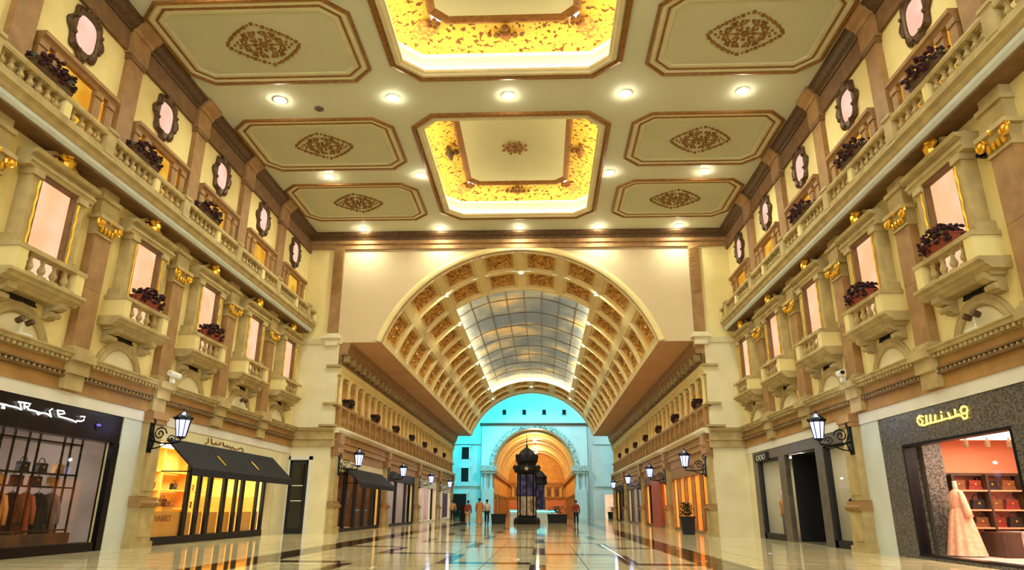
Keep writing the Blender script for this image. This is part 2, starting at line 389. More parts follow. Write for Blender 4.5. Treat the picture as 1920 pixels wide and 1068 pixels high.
for yc, nm in ROWS:
    PL.place('ceiling_panel', 'octagonal moulded ceiling panel with diamond rosette, left side, '+nm, 'ceiling panel', (-8.14, yc, ZC), group='side ceiling panels')
    PR_.place('ceiling_panel', 'octagonal moulded ceiling panel with diamond rosette, right side, '+nm, 'ceiling panel', (5.93, yc, ZC), group='side ceiling panels')
for yc in (11.5,):
    PL.place('ceiling_panel', 'octagonal moulded ceiling panel above the viewer, left of the coffer', 'ceiling panel', (-8.14, yc, ZC), group='side ceiling panels')
    PR_.place('ceiling_panel', 'octagonal moulded ceiling panel above the viewer, right of the coffer', 'ceiling panel', (5.93, yc, ZC), group='side ceiling panels')
# downlights
DL = Proto(); mb = MB(); mb.lathe([(.20, 0), (.22, -.02), (.15, -.03), (.13, 0)], n=16, cap=False); DL.add('trim_ring', mb, 'white')
mb = MB(); mb.lathe([(.13, -.012), (.125, -.05), (.09, -.09), (.03, -.105)], n=16); DL.add('lens', mb, 'lenshot')
LX = [-8.70, -4.88, -1.02, 2.83, 6.65]
PLACE = ['far left', 'left of centre', 'centre', 'right of centre', 'far right']
for yi, (yy, nm) in enumerate(((30.6, 'row by the arched wall'), (25.05, 'middle row'), (19.49, 'front row'), (13.9, 'row above the viewer'), (8.2, 'row behind the viewer'), (2.5, 'row far behind the viewer'), (-4, 'row by the entrance'))):
    for xi, xx in enumerate(LX):
        if xi == 2 and yi in (1, 3, 5): continue
        if yi == 3 or yi > 4: 
            if xi in (1, 2, 3) and yi == 3: continue
        r = DL.place('downlight', 'bright recessed ceiling downlight, '+PLACE[xi]+' of the '+nm, 'downlight', (xx, yy, ZC), group='ceiling downlights')
        lamp('bulb', 'SPOT', (0, 0, -.1), K_DOWN*(.85, 1.8, 1.35, .9, .8, .8, .8)[yi], (.90, 1.0, .84), r, .12, spot=math.radians(150), blend=.9)

# ================================================================== SIDE WALLS OF THE NEAR HALL
OPEN = {'left': [(8.5, 18.45), (20.35, 29.85)], 'right': [(8.5, 19.0), (21.05, 30.55)]}
ZS = 3.41
for sd, x0, sx, rz in SIDES:
    mb = MB(x0, sx); mb.box(-.35, 0, YB, YF, ZS, ZC)
    e = [YB]+[v for q in OPEN[sd] for v in q]+[YF]
    for k in range(0, len(e), 2): mb.box(-.35, 0, e[k], e[k+1], 0, ZS)
    wl = tag(obj('wall_'+sd, mb.mesh('wall', 'plaster')), 'cream plaster side wall on the '+sd+' of the hall', 'wall', kind='structure')
    # plain stone facing of the ground floor piers
    for k in range(2, len(e), 2):
        mb = MB(x0, sx); mb.box(0, .05, e[k]+.02, min(e[k+1]-.02, YF-.02), 0, ZS); obj('stone_facing', mb.mesh('facing', 'bed' if k == 2 else 'pale'), wl)
    mb = MB(x0, sx); mb.box(0, .08, 0, YF, ZS, 3.70); obj('white_band', mb.mesh('band', 'white'), wl)
    # entablature between ground floor and windows
    t = thing('trim_1' if sd == 'left' else 'trim_2', 'orange stone entablature with dentils running along the '+sd+' wall', 'cornice', (0, 0, 0), kind='structure')
    mb = MB(x0, sx); mb.ext_y([(0, 3.70), (.12, 3.70), (.12, 3.78), (.10, 3.78), (.10, 4.0), (0, 4.0)], 0, YF); obj('architrave', mb.mesh('arch', 'orange'), t)
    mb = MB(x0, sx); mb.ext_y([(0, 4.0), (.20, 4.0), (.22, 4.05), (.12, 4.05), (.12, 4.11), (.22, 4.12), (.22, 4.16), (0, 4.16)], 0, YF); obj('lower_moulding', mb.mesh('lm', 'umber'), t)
    mb = MB(x0, sx); mb.ext_y([(0, 4.16), (.17, 4.16), (.17, 4.35), (0, 4.35)], 0, YF); obj('frieze', mb.mesh('fr', 'orange'), t)
    mb = MB(x0, sx); mb.ext_y([(0, 4.35), (.20, 4.35), (.20, 4.44), (.34, 4.45), (.36, 4.52), (.40, 4.54), (.40, 4.57), (0, 4.58)], 0, YF); obj('crown_moulding', mb.mesh('cm', 'tan'), t)
    mb = MB(x0, sx); y = 6.0
    while y < YF-.1:
        mb.box(.19, .31, y, y+.09, 4.36, 4.44); mb.box(.11, .20, y+.02, y+.07, 4.05, 4.11); y += .17
    o = obj('dentils', mb.mesh('dentils', 'tan'), t); o['kind'] = 'stuff'
    # top cornice
    t = thing('trim_3' if sd == 'left' else 'trim_4', 'dark brown crown cornice under the ceiling along the '+sd+' wall', 'cornice', kind='structure')
    mb = MB(x0, sx); mb.ext_y([(0, 13.12), (.10, 13.12), (.10, 13.72), (0, 13.72)], 0, YF); obj('frieze', mb.mesh('fr', 'umber'), t)
    mb = MB(x0, sx); mb.ext_y([(0, 13.72), (.14, 13.72), (.16, 13.8), (.26, 13.86), (.34, 13.98), (.42, 14.02), (.42, 14.095), (0, 14.095)], 0, YF); obj('crown', mb.mesh('cr', 'bronze'), t)
    for py in PIL:
        mb = MB(x0, sx); mb.box(.0, .20, py-.42, py+.42, 13.06, 13.76); mb.ext_y([(0, 13.72), (.24, 13.72), (.28, 13.82), (.40, 13.9), (.5, 14.0), (.5, 14.09), (0, 14.09)], py-.44, py+.44)
        obj('projecting_block', mb.mesh('blk', 'brown'), t)

# ---- pilasters
def spiral(cx, cy, R, turns, d, n=18, z=True):
    return [(d, cx+R*(1-q/n*.85)*math.cos(q/n*turns*2*PI), cy+R*(1-q/n*.85)*math.sin(q/n*turns*2*PI)) for q in range(n+1)]
PI1 = Proto()
mb = MB(); mb.box(0, .32, -.36, .36, 4.10, 4.40); mb.box(0, .44, -.40, .40, 4.40, 4.60); mb.box(0, .24, -.34, .34, 3.74, 4.10); PI1.add('pedestal', mb, 'tan')
mb = MB(); mb.box(0, .34, -.40, .40, 4.60, 4.68); mb.box(0, .29, -.37, .37, 4.68, 4.76); PI1.add('base', mb, 'tan')
mb = MB(); mb.box(0, .22, -.33, .33, 4.76, 6.25); mb.box(0, .22, -.33, .33, 6.262, 7.68); mb.box(0, .21, -.32, .32, 6.24, 6.27); PI1.add('shaft', mb, 'brown')
mb = MB(); mb.ext_y([(0, 7.66), (.26, 7.66), (.26, 7.72), (.23, 7.74), (.30, 8.02), (.30, 8.06), (0, 8.06)], -.36, .36); mb.box(0, .38, -.47, .47, 8.06, 8.16)
c_ = PI1.add('capital', mb, 'tan')
for q in (-1, 1):
    mb = MB(); mb.tube([(x_, q*.36+y_*q*0+(y_-0), z_) for x_, y_, z_ in spiral(0, 7.95, .15, 2, .33)], .035, 5); mb.ball((.34, q*.36, 7.95), .06, n=6, m=4); PI1.add('volute', mb, 'gold', c_)
mb = MB()
for q in (-.22, -.07, .08, .22): mb.ball((.28, q, 7.83), .05, .06, .10, 6, 4)
mb.ball((.34, 0, 8.08), .07, n=6, m=4); PI1.add('acanthus', mb, 'gold', c_)
mb = MB(); mb.box(0, .24, -.34, .34, 8.16, 8.62); mb.box(0, .30, -.40, .40, 8.62, 8.72); mb.box(0, .22, -.33, .33, 8.72, 8.95); PI1.add('impost_block', mb, 'tan')
PI2 = Proto()
mb = MB(); mb.box(0, .16, -.32, .32, 9.45, 13.0); PI2.add('shaft', mb, 'brown')
mb = MB(); mb.box(0, .20, -.36, .36, 12.9, 13.06); PI2.add('cap', mb, 'umber'); mb = MB(); mb.box(0, .22, -.37, .37, 9.45, 9.7); PI2.add('base', mb, 'umber')
# ---- windows
def scroll_half(mb, q):
    pts = []
    for k in range(9):
        u = k/8; pts.append((.20, q*(1.0-.78*u), 8.64+.30*u**1.6))
    mb.tube(pts, .055, 5); mb.tube([(.2, q*(.22+.09*math.cos(t*.7)), 8.98+.09*math.sin(t*.7)) for t in range(9)], .04, 5)
    pr = [(q*1.02, 8.58), (q*.2, 8.58), (q*.2, 8.9), (q*.5, 8.78), (q*.75, 8.69), (q*1.0, 8.65)]
    mb.ext_x(pr, .0, .15)
WIN = Proto()
mb = MB(); mb.box(.15, .17, -.56, .56, 5.9, 8.16); WIN.add('pane', mb, 'litwin')
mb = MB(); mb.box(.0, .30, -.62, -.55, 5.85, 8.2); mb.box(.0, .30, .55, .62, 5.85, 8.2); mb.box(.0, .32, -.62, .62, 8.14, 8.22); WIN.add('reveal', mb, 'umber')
for q in (-1, 1):
    mb = MB(); mb.box(0, .32, min(q*.62, q*.90), max(q*.62, q*.90), 5.85, 8.2); mb.box(0, .38, min(q*.60, q*.94), max(q*.60, q*.94), 8.05, 8.2)
    mb.ext_y([(0, 5.9), (.5, 5.9), (.36, 6.3), (.34, 6.6), (0, 6.6)], min(q*.9, q*1.04), max(q*.9, q*1.04))
    j_ = WIN.add('jamb', mb, 'tan')
    mb = MB(); mb.tube([(.335, q*.665+.012*math.cos(k*1.57), 6.0+k*.1) for k in range(21)], .03, 4); WIN.add('gilt_rope', mb, 'gold', j_)
mb = MB(); mb.ext_y([(0, 8.2), (.36, 8.2), (.38, 8.28), (.42, 8.3), (.42, 8.36), (.36, 8.38), (.36, 8.46), (.48, 8.5), (.52, 8.58), (0, 8.6)], -1.12, 1.12); WIN.add('hood', mb, 'tan')
mb = MB(); scroll_half(mb, 1); scroll_half(mb, -1); pe = WIN.add('broken_pediment', mb, 'tan')
mb = MB(); mb.ball((.34, 0, 8.76), .15, .13, .20, 8, 6); mb.ball((.36, 0, 8.98), .10, .11, .09, 8, 5)
for q in (-1, 1):
    mb.ball((.34, q*.17, 8.88), .07, .09, .09, 6, 4); mb.ball((.32, q*.2, 8.68), .06, .1, .06, 6, 4); mb.ball((.3, q*.32, 8.72), .05, .07, .05, 6, 4)
WIN.add('gold_cartouche', mb, 'gold', pe)
# ---- small balconies
def baluster_mesh(hh, rr, n=8, mat_='tan'):
    mb = MB(); mb.box(-rr, rr, -rr, rr, 0, .08*hh); mb.box(-rr, rr, -rr, rr, .93*hh, hh)
    mb.lathe([(rr*.7, .08*hh), (rr*.5, .16*hh), (rr*.95, .3*hh), (rr*1.0, .4*hh), (rr*.55, .6*hh), (rr*.45, .74*hh), (rr*.8, .82*hh), (rr*.5, .88*hh), (rr*.7, .93*hh)], n=n, cap=False)
    return mb.mesh('baluster', mat_, False)
BAL = Proto()
mb = MB(); mb.ext_y([(0, 5.56), (.40, 5.56), (.46, 5.62), (.52, 5.64), (.54, 5.70), (.62, 5.74), (.62, 5.80), (0, 5.80)], -1.22, 1.22); BAL.add('slab', mb, 'tan')
mb = MB(); mb.ext_y([(0, 5.48), (.30, 5.48), (.38, 5.56), (0, 5.56)], -1.05, 1.05); BAL.add('under_moulding', mb, 'tan')
for q in (-1, 1):
    mb = MB(); mb.ext_y([(0, 5.16), (.14, 5.18), (.2, 5.27), (.16, 5.36), (.32, 5.38), (.42, 5.44), (.42, 5.56), (0, 5.56)], q*.82-.13, q*.82+.13)
    mb.tube([(.22, q*.82-.15, 5.28), (.22, q*.82+.15, 5.28)], .07, 8); BAL.add('console_bracket', mb, 'tan')
bm1 = baluster_mesh(.46, .085)
for q in (-.57, -.19, .19, .57): BAL.add('baluster', bm1, None, loc=(.46, q, 5.84))
for q in (-1, 1):
    mb = MB(); mb.box(.36, .58, min(q*.80, q*1.08), max(q*.80, q*1.08), 5.80, 6.30); mb.box(.0, .36, min(q*.95, q*1.08), max(q*.95, q*1.08), 5.80, 6.30); BAL.add('end_post', mb, 'plaster')
mb = MB(); mb.box(.34, .60, -1.12, 1.12, 6.28, 6.38); mb.box(.0, .34, .93, 1.12, 6.28, 6.38); mb.box(.0, .34, -1.12, -.93, 6.28, 6.38); mb.box(.38, .56, -.80, .80, 5.79, 5.845); BAL.add('rail', mb, 'tan')
# ---- blind arches
ARC = Proto(); mb = MB(); N = 20
prof = [(0, 1.12), (.05, 1.12), (.07, 1.06), (.05, 1.02), (.08, .98), (.10, .92), (.06, .87), (0, .87)]
rg = []
for k in range(N+1):
    t = PI*k/N; rg.append([mb.p(d, R_*math.cos(t), 4.24+R_*math.sin(t)) for d, R_ in prof])
for A_, B_ in zip(rg, rg[1:]):
    for k in range(len(prof)-1): mb.face((A_[k], A_[k+1], B_[k+1], B_[k]))
ARC.add('arch_moulding', mb, 'tan')
mb = MB(); mb.ext_x([(.87*math.cos(PI*k/N), 4.24+.87*math.sin(PI*k/N)) for k in range(N+1)], 0, .015); ARC.add('infill', mb, 'pale')
# ---- rose windows
ROSE = Proto(); N = 48; mb = MB()
def scal(k, b):
    t = 2*PI*k/N; c, s_ = math.cos(t), math.sin(t)
    rr = b*(1+.10*math.cos(8*t)+.07*abs(math.cos(2*t))**3); return (.60*rr*c, .74*rr*s_)
rg = []
for d, b in ((0, 1.0), (.07, .98), (.11, .92), (.07, .88), (.11, .83), (.10, .70), (.07, .64), (.03, .61)):
    ring = []
    for k in range(N):
        y_, z_ = scal(k, b)
        if b < .76:
            t = 2*PI*k/N; q = 1/(abs(math.cos(t))**3+abs(math.sin(t))**3)**(1/3.0); y_, z_ = .58*b*q*math.cos(t)*1.02, .72*b*q*math.sin(t)*1.02
        ring.append(mb.p(d, y_, 12.42+z_))
    rg.append(ring)
for A_, B_ in zip(rg, rg[1:]):
    for k in range(N): mb.face((A_[k], A_[(k+1) % N], B_[(k+1) % N], B_[k]))
ROSE.add('scalloped_frame', mb, 'bronze')
mb = MB(); mb.ext_x([scal_ for scal_ in [(.42*math.cos(2*PI*k/16)/max(abs(math.cos(2*PI*k/16))**3+abs(math.sin(2*PI*k/16))**3, .01)**(1/3.0), 12.42+.52*math.sin(2*PI*k/16)/max(abs(math.cos(2*PI*k/16))**3+abs(math.sin(2*PI*k/16))**3, .01)**(1/3.0)) for k in range(16)]], .0, .04); ROSE.add('pane', mb, 'litrose')
mb = MB()
for k in range(8):
    t = 2*PI*k/8+PI/8; mb.ball((.12, .5*math.cos(t), 12.42+.62*math.sin(t)), .06, n=6, m=4)
ROSE.add('bosses', mb, 'bronze', 0)
# ---- attic windows behind the balustrade
ATT = Proto()
mb = MB(); mb.box(.0, .03, -1.15, 1.15, 9.45, 11.25); ATT.add('pane', mb, 'lityellow')
mb = MB(); mb.ext_y([(0, 11.22), (.16, 11.22), (.2, 11.3), (.26, 11.34), (.26, 11.44), (0, 11.44)], -1.42, 1.42); ATT.add('lintel', mb, 'brown')
for q in (-1.28, -.78, .78, 1.28):
    mb = MB(); mb.box(0, .14, q-.13, q+.13, 9.45, 11.22); mb.box(0, .17, q-.15, q+.15, 11.08, 11.22); ATT.add('post', mb, 'brown')
# ---- flower boxes
def flowers(L_, seed):
    rnd = random.Random(seed); mb = MB()
    for k in range(230):
        y_ = rnd.uniform(-L_/2, L_/2); e = 1-(abs(y_)/L_*1.5)**3; z_ = rnd.uniform(.06, .22+.26*e); x_ = rnd.uniform(-.2, .27); r_ = rnd.uniform(.03, .06)
        mb.ball((x_, y_, z_), r_, r_, r_*.8, 6, 4)
    return mb
def flower_proto(L_, seed, tm='terracotta'):
    p = Proto(); mb = MB(); mb.ext_y([(-.13, 0), (.13, 0), (.18, .2), (-.18, .2)], -L_/2, L_/2); mb.box(-.2, .2, -L_/2-.02, L_/2+.02, .17, .21); p.add('planter_trough', mb, tm)
    p.add('red_blooms', flowers(L_, seed), 'petal', kind='stuff')
    rnd = random.Random(seed+5); mb = MB()
    for k in range(26):
        y_ = rnd.uniform(-L_/2, L_/2); z_ = rnd.uniform(.18, .34); x_ = rnd.uniform(-.2, .2); a = rnd.uniform(0, 6.28)
        c, s_ = .08*math.cos(a), .08*math.sin(a); mb.quadp((x_, y_, z_), (x_+c, y_+s_, z_+.05), (x_+2*c, y_+2*s_, z_), (x_+c, y_+s_, z_-.04))
    p.add('leaves', mb, 'leaf'); return p
FB1, FB2, FB3 = flower_proto(1.05, 1), flower_proto(1.2, 2, 'bronze'), flower_proto(.75, 3, 'bronze')
# ---- long balustrade meshes
bm2 = baluster_mesh(.36, .085)
wn = 0
for sd, x0, sx, rz in SIDES:
    for k, py in enumerate(PIL):
        PI1.place('pilaster', 'brown stone pilaster with gilded capital, %s from the camera on the %s wall' % (ORD[k], sd), 'pilaster', (x0, py, 0), rz, 'window storey pilasters')
        PI2.place('attic_pilaster', 'flat brown pilaster of the top storey, %s from the camera on the %s wall' % (ORD[k], sd), 'pilaster', (x0, py, 0), rz, 'attic pilasters')
    for k, by in enumerate(BAY):
        wn += 1
        WIN.place('window_%d' % wn, 'tall lit window with gold crested pediment, %s from the camera, %s wall' % (ORD[k], sd), 'window', (x0, by, 0), rz, 'pedimented windows', 'structure')
        BAL.place('window_balcony', 'small stone balcony under the %s tall window of the %s wall' % (ORD[k], sd), 'balcony', (x0, by, 0), rz, 'window balconies')
        ARC.place('blind_arch', 'round blind arch moulding below the %s window balcony on the %s' % (ORD[k], sd), 'arch', (x0, by, 0), rz, 'blind arches')
        mb = MB(); mb.box(0, .03, -.46, .46, 5.36, 5.40); mb.box(0, .03, -.46, .46, 5.50, 5.54); mb.m = 1
        for q in range(12): mb.box(0, .02, -.45+q*.075, -.41+q*.075, 5.40, 5.50)
        o = obj('vent_grille', mb.mesh('vent', ['blackm', 'black']), None, (x0, by, 0), rz); tag(o, 'dark slotted vent above the %s blind arch on the %s' % (ORD[k], sd), 'vent', 'vent slots')
        ROSE.place('window_%d' % (wn+20), 'scalloped bronze framed rose window, %s from the camera, %s wall' % (ORD[k], sd), 'window', (x0, by, 0), rz, 'rose windows', 'structure')
        ATT.place('window_%d' % (wn+40), 'yellow lit attic window behind the balustrade in the %s bay on the %s' % (ORD[k], sd), 'window', (x0, by, 0), rz, 'attic windows', 'structure')
    # upper balcony
    t = thing('trim_5' if sd == 'left' else 'trim_6', 'projecting stone balcony slab with mouldings along the %s wall' % sd, 'balcony slab', kind='structure')
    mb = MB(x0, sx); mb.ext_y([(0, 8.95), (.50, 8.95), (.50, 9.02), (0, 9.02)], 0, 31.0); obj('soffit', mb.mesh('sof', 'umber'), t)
    mb = MB(x0, sx); mb.ext_y([(0, 9.0), (.54, 9.0), (.60, 9.06), (.60, 9.16), (0, 9.16)], 0, 31.1); obj('pale_fascia', mb.mesh('fas', 'bed'), t)
    mb = MB(x0, sx); mb.ext_y([(0, 9.16), (.62, 9.16), (.65, 9.22), (.65, 9.28), (.70, 9.32), (.74, 9.34), (.74, 9.42), (0, 9.45)], 0, 31.15); obj('edge_moulding', mb.mesh('edg', 'tan'), t)
    b = thing('balustrade', 'long stone balustrade of the upper balcony on the %s wall' % sd, 'balustrade', group='upper balustrades')
    mb = MB(x0, sx); mb.box(.50, .70, 0, 31.1, 9.45, 9.54); obj('plinth', mb.mesh('pl', 'tan'), b)
    mb = MB(x0, sx); mb.ext_y([(.48, 9.90), (.72, 9.90), (.74, 9.96), (.72, 10.04), (.48, 10.04)], 0, 31.1); obj('top_rail', mb.mesh('tr', 'tan'), b)
    mb = MB(x0, sx); mb.box(.0, .70, 31.0, 31.2, 9.45, 10.04); obj('return', mb.mesh('rt', 'plaster'), b)
    posts = [14.75+3.85*q for q in (-1, 0, 1, 2, 3, 4)]; smalls = [13.15+3.85*q for q in (-1, 0, 1, 2, 3, 4)]
    mbp = MB(); mbp.box(-.13, .14, -.17, .17, 0, .60); mbp.box(-.16, .17, -.2, .2, .60, .68); pm = mbp.mesh('post', 'tan')
    mbs = MB(); mbs.box(-.10, .11, -.11, .11, .09, .46); smm = mbs.mesh('small_post', 'plaster')
    for y in posts: obj('pedestal_post', pm, b, (x0+sx*.60, y, 9.44), rz)
    for y in smalls: obj('small_post', smm, b, (x0+sx*.60, y, 9.44), rz)
    al = sorted([(y, .2) for y in posts]+[(y, .14) for y in smalls]+[(31.0, 0)])
    for (ya, wa), (yb, wb) in zip(al, al[1:]):
        n = max(2, int(round((yb-ya)/.30))-1); st = (yb-wb-ya-wa)/n
        for q in range(n): obj('baluster', bm2, b, (x0+sx*.60, ya+wa+(q+.5)*st, 9.54), rz)
    for k, (y, ) in enumerate(((12.55,), (16.3,), (20.1,))):
        FB2.place('flower_box', 'dark red flower trough on the upper balustrade, %s from the camera, %s side' % (ORD[k], sd), 'flower box', (x0+sx*.60, y+(0.5 if sd == 'right' else 0), 10.045), rz, 'balustrade flower boxes')
for sd, x0, sx, rz, ks in (('left', XL, 1, 0, (1, 2)), ('right', XR, -1, PI, (0, 1))):
    for k in ks:
        FB1.place('window_flower_box', 'terracotta trough of dark red flowers on the %s window balcony, %s wall' % (ORD[k], sd), 'flower box', (x0+sx*.47, BAY[k], 6.385), rz, 'window flower boxes')

# ================================================================== FRONT WALL WITH THE GREAT ARCH
SPH = VR*math.sin(VT); SPZ = VZ+VR*math.cos(VT)     # half width and height of the springing
def arch_pts(xc, zc, R, T0, N): return [(xc-R*math.sin(T0-2*T0*k/N), zc+R*math.cos(T0-2*T0*k/N)) for k in range(N+1)]
mb = MB(); ap = arch_pts(AX, VZ, VR, VT, 40)
for yy in (YF, YF+.3):
    for (xa, za), (xb, zb) in zip(ap, ap[1:]): mb.quadp((xa, yy, za), (xb, yy, zb), (xb, yy, ZC), (xa, yy, ZC))
    mb.quadp((XL, yy, SPZ), (ap[0][0], yy, SPZ), (ap[0][0], yy, ZC), (XL, yy, ZC)); mb.quadp((ap[-1][0], yy, SPZ), (XR, yy, SPZ), (XR, yy, ZC), (ap[-1][0], yy, ZC))
for (xa, za), (xb, zb) in zip(ap, ap[1:]): mb.quadp((xa, YF, za), (xb, YF, zb), (xb, YF+.3, zb), (xa, YF+.3, za))
mb.m = 1; mb.box(XL-.3, FXL, YF, YF+.3, 0, SPZ); mb.box(FXR, XR+.3, YF, YF+.3, 0, SPZ)
wf = tag(obj('wall_front', mb.mesh('wf', ['panelwall', 'pale'])), 'peach front wall pierced by the great arch', 'wall', kind='structure')
mb = MB(); rg = []
for x, z in ap:
    t = math.atan2(x-AX, z-VZ); rg.append([mb.p(AX+R_*math.sin(t), YF-d, VZ+R_*math.cos(t)) for R_, d in ((VR, -.1), (VR, .07), (VR+.10, .10), (VR+.26, .07), (VR+.30, .0))])
for A_, B_ in zip(rg, rg[1:]):
    for k in range(4): mb.face((A_[k], A_[k+1], B_[k+1], B_[k]))
obj('archivolt', mb.mesh('archivolt', 'rib'), wf)
for x0_, x1_, nm in ((XL, -10.22, 'l'), (7.68, XR, 'r')):
    mb = MB(); mb.box(x0_, x1_, YF-.03, YF, 8.75, 13.3); obj('yellow_strip', mb.mesh('ys', 'plaster'), wf)
for xc in (-9.97, 7.43):
    p = thing('pilaster', 'reddish brown carved pilaster at the %s end of the peach wall' % ('left' if xc < 0 else 'right'), 'pilaster', (xc, YF, 0), group='front wall pilasters')
    mb = MB(); mb.box(-.25, .25, -.14, 0, 8.95, 13.3); obj('shaft', mb.mesh('sh', 'brown'), p)
    mb = MB()
    for k in range(26): mb.tube([(-.22, -.15, 11.0+k*.085), (.0, -.17, 11.06+k*.085), (.22, -.15, 11.14+k*.085)], .018, 4)
    obj('carved_ropes', mb.mesh('ropes', 'orange'), p)
    mb = MB(); mb.box(-.36, .36, -.26, 0, 8.86, 8.97); mb.box(-.45, .45, -.34, 0, 8.72, 8.86); mb.box(-.3, .3, -.2, 0, 8.4, 8.72); obj('base', mb.mesh('ba', 'pale'), p)
t = thing('trim_7', 'brown cornice across the top of the peach wall', 'cornice', kind='structure')
mb = MB(); mb.ext_x([(YF, 13.3), (YF-.12, 13.3), (YF-.12, 13.5), (YF-.2, 13.55), (YF-.2, 13.72), (YF, 13.72)], XL, XR); obj('frieze', mb.mesh('fr', 'brown'), t)
mb = MB(); mb.ext_x([(YF, 13.72), (YF-.2, 13.72), (YF-.26, 13.84), (YF-.36, 13.9), (YF-.45, 14.0), (YF-.45, 14.09), (YF, 14.09)], XL, XR); obj('crown', mb.mesh('cr', 'bronze'), t)
tn = 8
for xa, xb in ((XL, FXL+.12), (FXR-.12, XR)):
    sd = 'left' if xa < 0 else 'right'
    t = thing('trim_%d' % tn, 'stone string courses on the narrow wall return on the %s' % sd, 'cornice', kind='structure'); tn += 1
    mb = MB(); mb.ext_x([(YF, 8.5), (YF-.1, 8.5), (YF-.16, 8.62), (YF-.2, 8.72), (YF, 8.74)], xa, xb); obj('upper_course', mb.mesh('uc', 'pale'), t)
    mb = MB(); mb.ext_x([(YF, 3.72), (YF-.12, 3.72), (YF-.12, 4.0), (YF-.2, 4.05), (YF-.14, 4.12), (YF-.17, 4.36), (YF-.3, 4.45), (YF-.36, 4.56), (YF, 4.6)], xa, xb); obj('entablature', mb.mesh('en', 'tan'), t)
    xe = FXL if xa < 0 else FXR; q = 1 if xa < 0 else -1
    mb = MB()
    for z_, w_ in ((7.38, .5), (5.62, .5), (4.62, .6)): mb.box(min(xe-q*w_, xe+q*.2), max(xe-q*w_, xe+q*.2), YF-.22, YF, z_, z_+.1)
    obj('stub_ledges', mb.mesh('sl', 'tan'), t)
# narrow dark showcase in the left return
v = thing('door_1', 'narrow dark glazed showcase in the pale left wall return', 'showcase', (-10.95, YF, 0), kind='structure')
mb = MB(); mb.box(-.40, -.31, -.10, 0, 0, 3.12); mb.box(.31, .40, -.10, 0, 0, 3.12); mb.box(-.40, .40, -.10, 0, 3.02, 3.12); mb.box(-.31, .31, -.10, 0, 0, .22); obj('frame', mb.mesh('fr', 'blackm'), v)
mb = MB(); mb.box(-.31, .31, -.06, -.03, .22, 3.02); obj('pane', mb.mesh('pn', 'darkglass'), v)
mb = MB(); mb.box(-.52, -.42, -.06, 0, 0, 3.3); mb.box(.42, .58, -.06, 0, 0, 3.3); mb.box(-.52, .58, -.06, 0, 3.14, 3.3); obj('stone_surround', mb.mesh('ss', 'white'), v)
for q in (1.35, 2.0):
    mb = MB(); mb.box(-.25, .25, -.075, -.065, q, q+.04); obj('shelf_edge', mb.mesh('se', 'white'), v)
# pedestals and columns at the corners of the far hall and between the shops
PED = Proto()
mb = MB(); mb.box(0, .36, -.46, .46, 0, .16); mb.box(0, .30, -.42, .42, .16, 1.08); mb.box(.30, .32, -.30, .30, .28, .96); PED.add('pedestal', mb, 'tan')
mb = MB(); mb.ext_y([(0, 1.08), (.34, 1.08), (.40, 1.16), (.40, 1.2), (.30, 1.24), (.30, 1.34), (0, 1.36)], -.47, .47); PED.add('pedestal_cap', mb, 'brown')
mb = MB(); mb.box(0, .20, -.36, .36, 1.36, 3.38); mb.box(.20, .22, -.27, .27, 1.5, 3.2); PED.add('shaft', mb, 'tan')
mb = MB(); mb.box(0, .26, -.42, .42, 3.38, 3.5); mb.box(0, .30, -.44, .44, 3.5, 3.72); PED.add('impost', mb, 'brown')
mb = MB(); mb.ext_y([(0, 3.72), (.22, 3.72), (.34, 3.9), (.36, 4.34), (0, 4.34)], -.36, .36); IB = PED.add('cornice_bracket', mb, 'brown')
PED.place('pier_pilaster', 'tan stone pier with panelled pedestal beside the black fronted shop', 'pier', (XL+.05, 19.78, 0), 0, 'ground floor piers', skip=(IB,))
PED.place('pier_pilaster', 'tan stone pier with panelled pedestal beside the granite shop', 'pier', (XR-.05, 20.5, 0), PI, 'ground floor piers', skip=(IB,))
# wall lanterns
LAN = Proto()
mb = MB(); mb.box(0, .04, -.10, .10, -.45, .45); mb.tube([(.03, 0, -.45), (.10, 0, -.3), (.14, 0, -.1), (.06, 0, .1)], .025, 5); mb.tube([(.03, 0, .5), (.1, 0, .42), (.06, 0, .3)], .025, 5); LAN.add('wall_plate', mb, 'black')
mb = MB(); mb.tube([(.03, 0, -.1), (.3, 0, -.18), (.6, 0, -.2), (.88, 0, -.16), (.9, 0, -.08)], .03, 6)
mb.tube([(.1+.2*(1-q/16)*math.cos(q*.75)+.18, 0, .08+.2*(1-q/16)*math.sin(q*.75)) for q in range(15)], .022, 5); mb.tube([(.62+.13*(1-q/14)*math.cos(q*.75), 0, -.07+.12*(1-q/14)*math.sin(q*.75)) for q in range(13)], .018, 5)
mb.tube([(.05, 0, -.35), (.25, 0, -.32), (.5, 0, -.22)], .02, 5); LAN.add('scroll_arm', mb, 'black')
mb = MB(); mb.lathe([(.05, -.08), (.13, -.04), (.14, 0)], .9, 0, 8); mb.lathe([(.24, .46), (.26, .48), (.20, .58), (.10, .66), (.05, .70), (.02, .80)], .9, 0, 8)
for k in range(8):
    t = 2*PI*k/8; mb.tube([(.9+.135*math.cos(t), .135*math.sin(t), 0), (.9+.215*math.cos(t), .215*math.sin(t), .46)], .014, 4); mb.ball((.9+.25*math.cos(t), .25*math.sin(t), .52), .035, n=5, m=3)
LAN.add('lantern_cage', mb, 'black')
mb = MB(); mb.lathe([(.12, .0), (.20, .45)], .9, 0, 8); LAN.add('glass', mb, 'lampglass')
def lantern(x, y, z, rz, label, power=14):
    r = LAN.place('wall_lantern', label, 'lantern', (x, y, z), rz, 'bracket wall lanterns')
    lamp('bulb', 'POINT', (.9, 0, .9), power, (.75, .8, 1), r, .1)
lantern(XL+.26, 19.5, 3.0, 0, 'black scrolled bracket lantern between the black shop and the awning shop')
